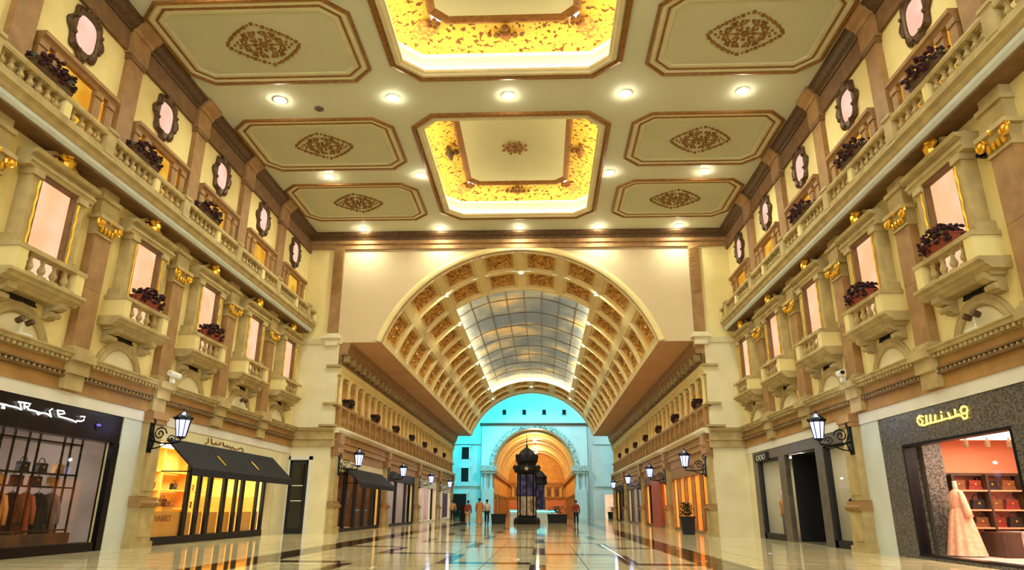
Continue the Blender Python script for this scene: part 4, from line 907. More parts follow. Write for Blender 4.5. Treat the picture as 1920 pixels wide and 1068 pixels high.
sh = thing('bag_shelves', 'salmon wall shelves with handbags in the granite shop', 'shelf')
for z in (.69, 1.10, 1.55): mb = MB(); mb.box(XR+.95, XR+3.4, 17.82, 18.28, z, z+.035); obj('shelf', mb.mesh('sf', 'salmon'), sh)
for x in (.93, 1.75, 2.6, 3.4): mb = MB(); mb.box(XR+x, XR+x+.05, 17.80, 18.28, .1, 1.95); obj('divider', mb.mesh('dv', 'timber'), sh)
mb = MB(); mb.box(XR+.8, XR+3.45, 17.95, 18.28, 1.92, 1.99); obj('canopy', mb.mesh('cn', 'timber'), sh)
for zi, z in enumerate((.725, 1.135, 1.585)):
    for k in range(6):
        m = ['leather', 'leatherr', 'leatherb'][(k*2+zi) % 3]
        BAGS[m].place('handbag', '%s handbag on the %s salmon shelf, %s from the pillar' % (kn[m], ['lowest', 'middle', 'top'][zi], ORD[k]), 'handbag', (XR+1.18+k*.4, 18.05, z), -PI/2, 'handbags on the salmon shelves')
ct = thing('sales_counter', 'pale marble counter inside the granite shop', 'counter')
mb = MB(); mb.box(XR+1.6, XR+3.3, 16.7, 17.5, .1, .60); obj('body', mb.mesh('b', 'counter'), ct); mb = MB(); mb.box(XR+1.6, XR+3.35, 16.65, 17.55, .60, .65); obj('top', mb.mesh('t', 'counter'), ct)
mb = MB(); mb.box(XR+1.2, XR+1.6, 16.7, 17.5, .1, .63); obj('timber_end', mb.mesh('e', 'timber'), ct)
for k in range(3):
    tl = thing('track_spotlight', 'small dark track spotlight on the salmon ceiling, %s from the near end' % ORD[k], 'spotlight', (XR+.9+k*.5, 16.9, 2.78), group='track spotlights')
    mb = MB(); mb.box(-.02, .02, -.02, .02, -.12, 0); obj('stem', mb.mesh('s', 'bronze'), tl); mb = MB(); mb.lathe([(.05, -.26), (.06, -.12)], n=8); obj('head', mb.mesh('h', 'bronze'), tl)
# mannequin in a pleated dress
mq = thing('mannequin', 'headless mannequin wearing a long pleated peach dress in the shop window', 'mannequin', (XR+.66, 17.25, .10)); mq.scale = (1.06, 1.06, 1.09)
mb = MB(); mb.lathe([(.04, 1.30), (.05, 1.42), (.045, 1.50), (.05, 1.53)], n=10); mb.lathe([(.16, 0), (.16, .02), (.02, .03), (.02, .3)], n=14); obj('body', mb.mesh('bd', 'mann', True), mq)
mb = MB(); n = 40; rings = []
for z, rx, ry, am in ((.02, .36, .34, .10), (.3, .30, .29, .10), (.6, .24, .24, .09), (.85, .19, .20, .06), (.9, .17, .19, .05), (1.0, .13, .15, .02), (1.1, .14, .17, .02), (1.22, .14, .20, .01), (1.31, .10, .17, 0), (1.36, .05, .07, 0)):
    rings.append([mb.p(rx*(1+am*math.cos(10*2*PI*k/n))*math.cos(2*PI*k/n), ry*(1+am*math.cos(10*2*PI*k/n))*math.sin(2*PI*k/n), z) for k in range(n)])
for A_, B_ in zip(rings, rings[1:]):
    for k in range(n): mb.face((A_[k], A_[(k+1) % n], B_[(k+1) % n], B_[k]))
obj('pleated_gown', mb.mesh('gw', 'dress', True), mq)
for q in (-1, 1):
    mb = MB(); mb.tube([(0, q*.15, 1.30), (0, q*.22, 1.15), (.02, q*.25, .95), (.04, q*.27, .78)], .055, 8, .085); obj('sleeve', mb.mesh('sl', 'dress', True), mq)
mb = MB(); mb.lathe([(.15, .94), (.152, 1.0)], n=20, cap=False); obj('waist_sash', mb.mesh('ws', 'salmon'), mq)

# ---- grey stone shop, right
y0, y1 = 21.05, 30.55
room('wall_stone_shop', 'beige interior of the grey stone shop', XR, -1, y0, y1, 2.4, 3.2, 'pale', 'granite2', 'granite2')
light_panel(XR, -1, -1.6, -.8, 21.3, 22.8, 3.18, 'shopw', 'ceiling light behind the near window of the grey stone shop')
light_panel(XR, -1, -1.6, -.8, 27.5, 29.6, 3.18, 'shopw', 'ceiling light behind the far window of the grey stone shop')
s_ = thing('shopfront', 'dark grey stone shopfront with two tall windows and a black doorway', 'shopfront', group='shopfronts')
for nm, a, b, c, d in (('lintel', y0, y1, 3.05, ZS), ('stone_pier', y0, 21.15, 0, 3.05), ('stone_pier', 22.95, 23.6, 0, 3.05), ('stone_pier', 26.6, 27.3, 0, 3.05), ('stone_pier', 29.95, y1, 0, 3.05)):
    mb = MB(XR, -1); mb.box(-.12, .06, a, b, c, d); obj(nm, mb.mesh(nm, 'granite2'), s_)
for a, b in ((21.15, 22.95), (27.3, 29.95)):
    mb = MB(XR, -1); mb.box(-.25, .03, a, a+.08, 0, 3.05); mb.box(-.10, .03, b-.20, b, 0, 3.05); mb.box(-.25, .03, a, b, 0, .22); mb.box(-.25, .03, a, b, 2.98, 3.05); obj('window_frame', mb.mesh('wf', 'blackm'), s_)
    mb = MB(XR, -1); mb.box(-.1, -.08, a+.08, b-.20, .22, 2.98); obj('glass_pane', mb.mesh('gp', 'glass'), s_)
mb = MB(XR, -1); mb.box(-2.3, -.2, 23.62, 23.7, 0, 3.05); mb.box(-2.3, -.2, 26.5, 26.58, 0, 3.05); mb.box(-1.9, -1.8, 23.6, 26.6, 0, 3.05); mb.box(-2.0, -.3, 23.6, 26.6, 3.0, 3.05); obj('dark_porch', mb.mesh('dp', 'blackm'), s_)
mb = MB(XR, -1); mb.box(-2.3, -.14, 23.45, 23.58, 0.03, 3.1); obj('window_backdrop', mb.mesh('wb', 'pale'), s_)
for a, b in ((23.72, 25.05), (25.1, 26.45)):
    mb = MB(XR, -1); mb.box(-1.2, -1.16, a, b, .05, 2.95); dl = obj('door_leaf', mb.mesh('dl', 'darkglass'), s_); mb = MB(XR, -1); yy = b-.12 if a < 24 else a+.12; mb.tube([(-1.1, yy, .9), (-1.1, yy, 1.5)], .018, 6); obj('handle', mb.mesh('hd', 'gold'), dl)
mb = MB(XR, -1); mb.box(.06, .12, 28.4, 30.1, 2.98, 3.32); mb.m = 1
for k in range(3): mb.tube([(.13, 28.85+k*.4+.15*math.cos(q*.785), 3.15+.1*math.sin(q*.785)) for q in range(9)], .015, 4)
obj('emblem_plate', mb.mesh('em', ['blackm', 'white']), s_)
def figure(name, label, x, y, z, rz, m1, m2):
    t = thing(name, label, 'mannequin', (x, y, z), rz, 'dressed shop mannequins')
    mb = MB(); mb.lathe([(.02, 1.42), (.055, 1.47), (.05, 1.54), (.085, 1.60), (.095, 1.68), (.06, 1.76), (.01, 1.79)], n=10); obj('head', mb.mesh('h', 'mann', True), t)
    mb = MB(); mb.lathe([(.13, .86), (.12, 1.0), (.15, 1.25), (.16, 1.38), (.06, 1.45)], n=10)
    for q in (-1, 1): mb.tube([(0, q*.16, 1.38), (0, q*.22, 1.1), (.05, q*.21, .82)], .05, 6, .035)
    obj('jacket', mb.mesh('j', m1, True), t)
    mb = MB()
    for q in (-1, 1): mb.tube([(0, q*.07, .9), (0, q*.09, .45), (0, q*.1, .02)], .08, 8, .05)
    obj('trousers', mb.mesh('t', m2, True), t); return t
figure('mannequin', 'mannequin in dark coat in the near window of the grey stone shop', XR+.62, 22.75, .03, PI, 'coat', 'coatr')
figure('mannequin', 'mannequin in camel jacket in the far window of the grey stone shop', XR+.7, 29.6, .03, PI, 'coatt', 'coatg')

# ---- shops of the far hall
FS = {
 'left': [('timber', 'shopo', 'dark shop under the black awning, first of the left arcade', 'blackm', True), ('greyroom', 'shopw', 'dark glazed shop, second of the left arcade', 'blackm', False),
          ('pinkish', 'shopw', 'white fronted shop, third of the left arcade', 'white', False), ('greyroom', 'shopw', 'shop with purple banner, fourth of the left arcade', 'white', False)],
 'right': [('amber', 'shopo', 'orange glowing shop, first of the right arcade', 'brown', False), ('amber', 'shopo', 'shop with rust red door, second of the right arcade', 'umber', False),
           ('greyroom', 'shopw', 'grey glazed shop, third of the right arcade', 'granite2', False), ('timber', 'shopo', 'dark shop, fourth of the right arcade', 'blackm', False)]}
M['purple'] = mat('purple_banner', S(86,40,96), .6, col2=S(50,30,90), nscale=1.5); M['rust'] = mat('rust_door', S(176,66,26), .5); M['olive'] = mat('olive', S(120,120,60), .6)
for sd, x0, sx, rz in FSIDES:
    for k, (wm, lm, lb, fm, awn) in enumerate(FS[sd]):
        a, b = PIERS[k]+.55, PIERS[k+1]-.55; L_ = b-a
        room('wall_arcade_shop', 'interior of the '+lb, x0, sx, a, b, 3.0, 3.25, wm, 'counter', wm)
        light_panel(x0, sx, -2.2, -.9, a+.6, b-.6, 3.23, lm, 'ceiling light in the '+lb)
        s_ = thing('shopfront', lb, 'shopfront', group='shopfronts')
        mb = MB(x0, sx); mb.box(-.3, .02, a, b, 2.75, 3.3); obj('fascia', mb.mesh('fa', 'pale' if awn else fm), s_)
        mb = MB(x0, sx); mb.box(-.25, .0, a, b, 0, .15); obj('sill', mb.mesh('si', fm), s_)
        nm = 5 if k == 0 else 3
        for q in range(nm+1): y = a+q*L_/nm; mb = MB(x0, sx); mb.box(-.14, .02, max(a, y-.14), min(b, y+.14), .15, 2.75); obj('mullion', mb.mesh('mu', fm), s_)
        for q in range(nm): mb = MB(x0, sx); mb.box(-.12, -.1, a+q*L_/nm+.14, a+(q+1)*L_/nm-.14, .15, 2.75); obj('glass_pane', mb.mesh('gp', 'glass'), s_)
        if awn:
            aw = thing('awning', 'shorter black awning over the first left arcade shop', 'awning', group='awnings')
            for (c, d) in ((a+.9, a+4.6), (a+4.65, b-.5)):
                mb = MB(x0, sx); mb.ext_y([(.04, 2.95), (.07, 2.97), (.95, 2.25), (.95, 2.02), (.92, 2.02), (.92, 2.22), (.04, 2.91)], c, d); obj('canopy', mb.mesh('cv', 'navy'), aw)
            mb = MB(x0, sx); mb.tube([(.03, a+.92, 2.2), (.92, a+.92, 2.2)], .02, 5); mb.tube([(.03, b-.52, 2.2), (.92, b-.52, 2.2)], .02, 5); obj('frame_bar', mb.mesh('fb', 'black'), aw)
        if 'purple' in lb:
            mb = MB(x0, sx); mb.box(.03, .06, a+3.2, a+6.4, .3, 2.5); o = obj('banner', mb.mesh('bn', 'purple'), s_)
        if 'rust' in lb:
            mb = MB(x0, sx); mb.box(-.28, .04, a+3.2, a+6.6, 0, 3.0); o = obj('door_panel', mb.mesh('dr', 'rust'), s_)
        COATS[['coat', 'coatr', 'coatt', 'coatg'][k]].place('hanging_coat', 'coat on display inside the '+lb, 'coat', (x0-sx*1.6, a+2.0, 1.7), PI/2, 'arcade display coats')
        figure('mannequin', 'mannequin in the '+lb, x0-sx*.8, a+1.2*L_/5*1.25, .03, rz, ['coatr', 'coat', 'coatg', 'coatt'][k], 'coat')

# ================================================================== ATRIUM WITH CYAN LIGHT, AND THE HALL BEYOND
M.update(cyanwall=mat('atrium_plaster', S(222,228,224), .6, col2=S(210,218,214), nscale=.8), goldwall=mat('golden_plaster', S(226,176,92), .6, col2=S(204,148,66), nscale=1),
         mosaic=mat('mosaic', S(196,206,196), .5, col2=S(120,132,124), nscale=5, thr=(.5, .6)), cyanled=emis('cyan_strip', (.08, .85, 1, 1), 5))
YA = 95.0; AH = 5.6; AZ = 6.1; AC = -1.05; PX0, PX1 = -8.3, 6.2
mb = MB(); mb.box(-15.2, -15, YE, YA+2, 0, 22); mb.box(13, 13.2, YE, YA+2, 0, 22)
mb.box(-15, FXL, YE, YE+.3, 0, 22); mb.box(FXR, 13, YE, YE+.3, 0, 22)
for yy in (YE,):
    mb.box(FXL, FXR, yy+.0, yy+.3, VZ+VR+.2, 22)
    rr = arch_pts(AX, VZ, VR+.05, VT, 24)
    for (xa, za), (xb, zb) in zip(rr, rr[1:]): mb.quadp((xa, yy+.3, za), (xb, yy+.3, zb), (xb, yy+.3, VZ+VR+.3), (xa, yy+.3, VZ+VR+.3))
    mb.box(FXL, AX-SPH, yy, yy+.3, SPZ, VZ+VR+.3); mb.box(AX+SPH, FXR, yy, yy+.3, SPZ, VZ+VR+.3)
mb.box(-15.2, 13.2, YE, YA+2, 22, 22.2); mb.box(-15.2, 13.2, YA+1.7, YA+2, 12.2, 22)
mb.box(-15, PX0, YA+1.7, YA+2, 0, 12.2); mb.box(PX1, 13, YA+1.7, YA+2, 0, 12.2)
obj_a = tag(obj('wall_atrium', mb.mesh('atr', 'cyanwall')), 'tall pale atrium walls washed in cyan light', 'wall', kind='structure')
mb = MB(); ap2 = arch_pts(AC, AZ, AH, PI/2, 28)
for yy in (YA, YA+1.7):
    for (xa, za), (xb, zb) in zip(ap2, ap2[1:]): mb.quadp((xa, yy, za), (xb, yy, zb), (xb, yy, 12.2), (xa, yy, 12.2))
    for xa, xb in ((PX0, AC-AH), (AC+AH, PX1)): mb.quadp((xa, yy, 0), (xb, yy, 0), (xb, yy, 12.2), (xa, yy, 12.2))
mb.box(PX0, PX0+.05, YA, YA+1.7, 0, 12.2); mb.box(PX1-.05, PX1, YA, YA+1.7, 0, 12.2)
pw = tag(obj('wall_portal', mb.mesh('portal', 'cyanwall')), 'white portal wall with round arch beyond the atrium', 'wall', kind='structure')
mb = MB(); mb.box(PX0-.2, PX1+.2, YA-.25, YA+1.9, 12.0, 12.3); obj('dark_cornice', mb.mesh('dc', 'bronze'), pw)
mb = MB(); rg = []
for x, z in ap2:
    t = math.atan2(x-AC, z-AZ); rg.append([mb.p(AC+R_*math.sin(t), YA-d, AZ+R_*math.cos(t)) for R_, d in ((AH-.05, -1.7), (AH-.05, .06), (AH+.1, .1), (AH+.55, .08), (AH+.6, 0))])
for A_, B_ in zip(rg, rg[1:]):
    for k in range(4): mb.face((A_[k], A_[k+1], B_[k+1], B_[k]))
obj('archivolt', mb.mesh('av', 'mosaic'), pw)
for q in (-1, 1):
    xc = AC+q*(AH+.55)
    t = thing('portal_column', 'pale paired column on the %s of the far portal arch' % ('left' if q < 0 else 'right'), 'column', (xc, YA-.5, 0), group='portal columns')
    mb = MB(); mb.box(-.75, .75, -.45, .45, 0, 3.6); obj('plinth', mb.mesh('pl', 'cyanwall'), t)
    for e in (-.4, .4): mb = MB(); mb.lathe([(.30, 3.6), (.30, 3.75), (.24, 3.8), (.21, 5.5), (.3, 5.6)], e, 0, 12); obj('shaft', mb.mesh('sh', 'cyanwall', False), t)
    mb = MB(); mb.box(-.9, .9, -.55, .5, 5.6, 5.9); mb.box(-1.1, 1.1, -.7, .5, 5.9, 6.6); obj('entablature', mb.mesh('en', 'mosaic'), t)
for k in range(4):
    xx = AC-4.2+2.8*k
    t = thing('window_%d' % (70+k), 'small dark window in the cyan drum above the portal, %s from the left' % ORD[k], 'window', (xx, YA+1.7, 14.0), group='drum windows', kind='structure')
    mb = MB(); mb.box(-.25, .25, -.06, 0, -.35, .35); obj('pane', mb.mesh('p', 'darkglass'), t); mb = MB(); mb.box(-.35, -.25, -.1, 0, -.45, .45); mb.box(.25, .35, -.1, 0, -.45, .45); mb.box(-.35, .35, -.1, 0, .35, .45); mb.box(-.35, .35, -.1, 0, -.45, -.35); obj('frame', mb.mesh('f', 'cyanwall'), t)
mb = MB(); mb.box(PX0, PX1, YA+.9, YA+1.05, 12.32, 12.42); tag(obj('cyan_light_strip', mb.mesh('cs', 'cyanled')), 'cyan light strip on top of the portal cornice', 'light strip')
for k, (x, y, z, rot, e, c) in enumerate((( -11.6, 88, 15, (0.9, 0, 0), 1300, (.02, .80, 1)), (-1, 88, 19, (1.25, 0, 0), 1300, (.02, .80, 1)), (10, 88, 15, (.9, 0, 0), 500, (.75, .95, 1)), (-1, 75.9, 13.9, (1.15, 0, 0), 5200, (1, 1, .97)))):
    t = thing('added_floodlight', 'added unseen floodlight high in the atrium, %s of four' % ORD[k], 'floodlight', (x, y, z), group='added atrium floodlights')  # unseen lamps added to tint the atrium cyan and keep the portal white
    mb = MB(); mb.box(-.5, .5, -.3, .3, .05, .3); obj('housing', mb.mesh('h', 'black'), t)
    if k == 3: lamp('bulb', 'SPOT', (0, 0, 0), e, c, t, .5, rot=rot, spot=math.radians(56), blend=.5)
    else: lamp('bulb', 'AREA', (0, 0, 0), e, c, t, 1.2, rot=rot)
# side facades of the atrium end (two storeys of openings)
for xa, nm, nn in ((-11.5, 'left', 80), (9.6, 'right', 84)):
    for k, (zb, hh) in enumerate(((.0, 3.0), (4.6, 1.8), (7.6, 1.6))):
        t = thing('door_%d' % (nn+k) if k == 0 else 'window_%d' % (nn+k), ['ground floor opening', 'first floor window', 'second floor window'][k]+' of the %s atrium facade' % nm, ['door', 'window', 'window'][k], (xa+(.0 if k == 0 else .9), YA+1.7, zb), kind='structure')
        wv = 1.2 if k == 0 else .5
        mb = MB(); mb.box(-wv, wv, -.05, 0, 0, hh); obj('pane', mb.mesh('p', 'litwin' if (nm == 'right' and k < 2) else 'darkglass'), t)
        mb = MB(); mb.box(-wv-.2, -wv, -.14, 0, 0, hh+.2); mb.box(wv, wv+.2, -.14, 0, 0, hh+.2); mb.box(-wv-.3, wv+.3, -.2, 0, hh, hh+.25); obj('frame', mb.mesh('f', 'cyanwall'), t)
    mb = MB(); mb.box(xa-2.5, xa+3.2, YA+1.4, YA+1.7, 4.0, 4.4); mb.box(xa-2.5, xa+3.2, YA+1.4, YA+1.7, 9.6, 10.0); o = tag(obj('trim_%d' % nn, mb.mesh('sc', 'cyanwall')), 'string courses of the %s atrium facade' % nm, 'cornice', kind='structure')
# second hall
Y2 = 142.0
mb = MB(); a2 = arch_pts(AC, AZ, AH, PI/2, 24)
for (xa, za), (xb, zb) in zip(a2, a2[1:]): mb.quadp((xa, YA+1.7, za), (xb, YA+1.7, zb), (xb, Y2, zb), (xa, Y2, za))
mb.box(AC-AH-.2, AC-AH, YA+1.7, Y2, 0, AZ); mb.box(AC+AH, AC+AH+.2, YA+1.7, Y2, 0, AZ); mb.box(AC-AH-.2, AC+AH+.2, Y2, Y2+.2, 0, AZ+AH)
w2 = tag(obj('wall_second_hall', mb.mesh('h2', 'goldwall')), 'golden barrel vaulted hall seen through the far portal', 'wall', kind='structure')
for k in range(6):
    mb = MB(); rg = []; y = YA+4+k*7
    for x, z in arch_pts(AC, AZ, AH, PI/2, 20):
        t = math.atan2(x-AC, z-AZ); rg.append([mb.p(AC+R_*math.sin(t), y+d, AZ+R_*math.cos(t)) for R_, d in ((AH, -.5), (AH-.25, -.5), (AH-.25, .5), (AH, .5))])
    for A_, B_ in zip(rg, rg[1:]):
        for q in range(3): mb.face((A_[q], A_[q+1], B_[q+1], B_[q]))
    obj('transverse_band', mb.mesh('tb', 'rib'), w2)
mb = MB(); mb.box(AC-AH, AC-AH+.4, YA+1.7, Y2, 5.5, 6.1); mb.box(AC+AH-.4, AC+AH, YA+1.7, Y2, 5.5, 6.1); mb.box(AC-AH, AC+AH, Y2-.4, Y2, 5.2, 6.1); mb.box(AC-AH, AC+AH, Y2-.3, Y2, 3.0, 3.4); obj('cornice', mb.mesh('co', 'orange'), w2)
for k in range(7):
    x = AC-4.8+k*1.6; mb = MB(); mb.lathe([(.24, 3.4), (.2, 3.5), (.18, 5.0), (.26, 5.2)], x, Y2-.3, 10); obj('end_column', mb.mesh('ec', 'plaster'), w2)
for k in range(6):
    x = AC-4.0+k*1.6; mb = MB(); mb.box(x-.35, x+.35, Y2-.06, Y2, 3.5, 4.9); obj('end_niche', mb.mesh('en', 'umber'), w2)
for k, (xa, xb, m) in enumerate(((-6.4, -3.2, 'salmon'), (-2.8, .6, 'timber'), (1.0, 4.4, 'salmon'))):
    mb = MB(); mb.box(xa, xb, Y2-.12, Y2, 0, 2.8); obj('end_shopfront', mb.mesh('es', m), w2)
for k, y in enumerate((103, 114, 125, 135)):
    t = thing('pendant_lamp', 'hanging lamp of the golden second hall, %s from the portal' % ORD[k], 'lamp', (AC, y, AZ+AH-.3), group='second hall lamps')
    mb = MB(); mb.tube([(0, 0, .3), (0, 0, -.5)], .03, 5); obj('stem', mb.mesh('s', 'black'), t); mb = MB(); mb.ball((0, 0, -.7), .22); obj('globe', mb.mesh('g', 'lens'), t)
    lamp('bulb', 'POINT', (0, 0, -1.2), 600, (1, .78, .44), t, .3)
for sd, q in (('left', -1), ('right', 1)):
    for k in range(5):
        y = YA+5+k*8.5; t = thing('door_%d' % (100+k+(10 if q > 0 else 0)), 'dark shop opening in the golden hall, %s from the portal, %s side' % (ORD[k], sd), 'shop opening', (AC+q*AH, y, 0), 0 if q < 0 else PI, kind='structure')
        mb = MB(); mb.box(0, .05, -2.6, 2.6, 0, 2.8); obj('pane', mb.mesh('p', 'darkglass'), t); mb = MB(); mb.box(0, .12, -2.9, -2.6, 0, 3.1); mb.box(0, .12, 2.6, 2.9, 0, 3.1); mb.box(0, .12, -2.9, 2.9, 2.8, 3.1); obj('frame', mb.mesh('f', 'orange'), t)

# ================================================================== CENTRAL KIOSK COLUMN
M['poster_top'] = mat('poster_night', S(44,46,92), .4, col2=S(112,116,160), nscale=2.2, thr=(.45, .7)); M['poster_low'] = mat('poster_pale', S(196,180,150), .4, col2=S(120,108,90), nscale=3.0, thr=(.45, .65))
k_ = thing('advertising_column', 'dark domed advertising column with posters in the middle of the hall', 'kiosk', (-1.18, 54.6, 0))
def ngon(mb, prof, n=8): mb.lathe(prof, 0, 0, n)
mb = MB(); ngon(mb, [(1.0, 0), (1.0, .34), (.92, .38), (.92, .46), (.74, .5)]); obj('base', mb.mesh('b', 'blackm'), k_)
mb = MB(); ngon(mb, [(.68, .5), (.68, 3.7)]); obj('core', mb.mesh('c', 'blackm'), k_)
for q in range(8):
    t = 2*PI*(q+.5)/8; R_ = .68*math.cos(PI/8)+.015; hw = .68*math.sin(PI/8)-.04; c, s2 = math.cos(t), math.sin(t)
    for nm, za, zb, m in (('lower_poster', .62, 2.0, 'poster_low'), ('upper_poster', 2.04, 3.6, 'poster_top')):
        mb = MB(); mb.quadp((R_*c-s2*hw, R_*s2+c*hw, za), (R_*c+s2*hw, R_*s2-c*hw, za), (R_*c+s2*hw, R_*s2-c*hw, zb), (R_*c-s2*hw, R_*s2+c*hw, zb)); R2 = R_-.03; mb.quadp((R2*c-s2*hw, R2*s2+c*hw, za), (R2*c+s2*hw, R2*s2-c*hw, za), (R2*c+s2*hw, R2*s2-c*hw, zb), (R2*c-s2*hw, R2*s2+c*hw, zb)); obj(nm, mb.mesh(nm, m), k_)
    t2 = 2*PI*q/8; mb = MB(); mb.tube([(.7*math.cos(t2), .7*math.sin(t2), .5), (.7*math.cos(t2), .7*math.sin(t2), 3.7)], .05, 6); obj('edge_bar', mb.mesh('eb', 'black'), k_)
mb = MB(); ngon(mb, [(.70, 3.66), (.95, 3.78), (1.0, 3.95), (.92, 4.1), (.72, 4.3), (.74, 4.45)], 16); cr = obj('crown', mb.mesh('cr', 'blackm'), k_)
mb = MB()
for q in range(8):
    t = 2*PI*q/8; mb.ball((.9*math.cos(t), .9*math.sin(t), 4.12), .17, .17, .2, 8, 5); mb.ball((.74*math.cos(t), .74*math.sin(t), 4.95), .16, .16, .22, 8, 5)
obj('scroll_brackets', mb.mesh('sb', 'blackm'), cr)
mb = MB(); mb.lathe([(.74, 4.45), (.86, 4.6), (.86, 4.8), (.74, 5.05), (.62, 5.15), (.52, 5.35), (.30, 5.52), (.14, 5.62), (.10, 5.7)], 0, 0, 16); obj('dome', mb.mesh('dm', 'blackm', True), k_)
mb = MB(); mb.lathe([(.03, 5.7), (.09, 5.8), (.03, 5.9), (.02, 6.5), (.005, 6.7)], 0, 0, 8); obj('finial', mb.mesh('fn', 'black'), k_)
mb = MB(); mb.tube([(0, -.98, 4.02), (0, -1.05, 4.02)], .14, 12); obj('pale_medallion', mb.mesh('md', 'mould'), k_)

# ================================================================== PLANTERS, BENCHES, COUNTER
def planter(x, y, w_, d_, hh, label, plant=True):
    t = thing('planter', label, 'planter', (x, y, 0), group='floor planters')
    mb = MB(); mb.ext_y([(-w_/2, 0), (w_/2, 0), (w_/2+.05, hh), (-w_/2-.05, hh)], -d_/2, d_/2); mb.box(-w_/2-.08, w_/2+.08, -d_/2-.04, d_/2+.04, hh-.08, hh); obj('box', mb.mesh('b', 'blackm'), t)
    if plant:
        rnd = random.Random(int(x*10)); mb = MB()
        for k in range(140):
            a = rnd.uniform(0, 6.28); r_ = rnd.uniform(0, w_/2); z_ = hh+rnd.uniform(0, .55); L_ = rnd.uniform(.12, .25); b = rnd.uniform(0, 6.28)
            px, py = r_*math.cos(a), r_*.6*math.sin(a); c, s2 = L_*math.cos(b), L_*math.sin(b)
            mb.quadp((px, py, z_), (px+c*.5-s2*.25, py+s2*.5+c*.25, z_+.1), (px+c, py+s2, z_+.02), (px+c*.5+s2*.25, py+s2*.5-c*.25, z_+.06))
        obj('foliage', mb.mesh('f', 'leaf'), t)
    return t
planter(-3.3, 54.2, 1.0, .6, .72, 'low black box planter left of the advertising column', False)
planter(1.2, 58.6, 1.5, .8, .7, 'dark leafy planter right of the advertising column')
planter(9.0, 92, 1.2, .8, .8, 'leafy planter beside the bright far right opening')
planter(6.75, 33.9, .5, .5, .8, 'slim black planter by the orange shop on the right')
ctr = thing('counter', 'long pale turquoise lit counter behind the advertising column', 'counter', (-.8, 67, 0))
mb = MB(); mb.box(-2.2, 2.2, -.4, .4, .0, .95); obj('body', mb.mesh('b', 'cyanwall'), ctr); mb = MB(); mb.box(-2.3, 2.3, -.5, .5, .95, 1.05); obj('top', mb.mesh('t', 'white'), ctr); mb = MB(); mb.box(-2.2, 2.2, -.44, -.41, .86, .92); obj('light_strip', mb.mesh('l', 'cyanled'), ctr)
k2 = thing('advertising_column', 'second smaller dark kiosk with blue posters behind the first column', 'kiosk', (-.35, 72, 0))
mb = MB(); mb.lathe([(.9, 0), (.9, .4), (.6, .5)], 0, 0, 8); obj('base', mb.mesh('b', 'blackm'), k2); mb = MB(); mb.lathe([(.6, .5), (.6, 3.4)], 0, 0, 8); obj('poster_drum', mb.mesh('d', 'poster_top'), k2); mb = MB(); mb.lathe([(.62, 3.4), (.9, 3.5), (.8, 3.9), (.85, 4.2), (.4, 4.7), (.05, 4.9), (.02, 5.4)], 0, 0, 12); obj('dome', mb.mesh('dm', 'blackm'), k2)

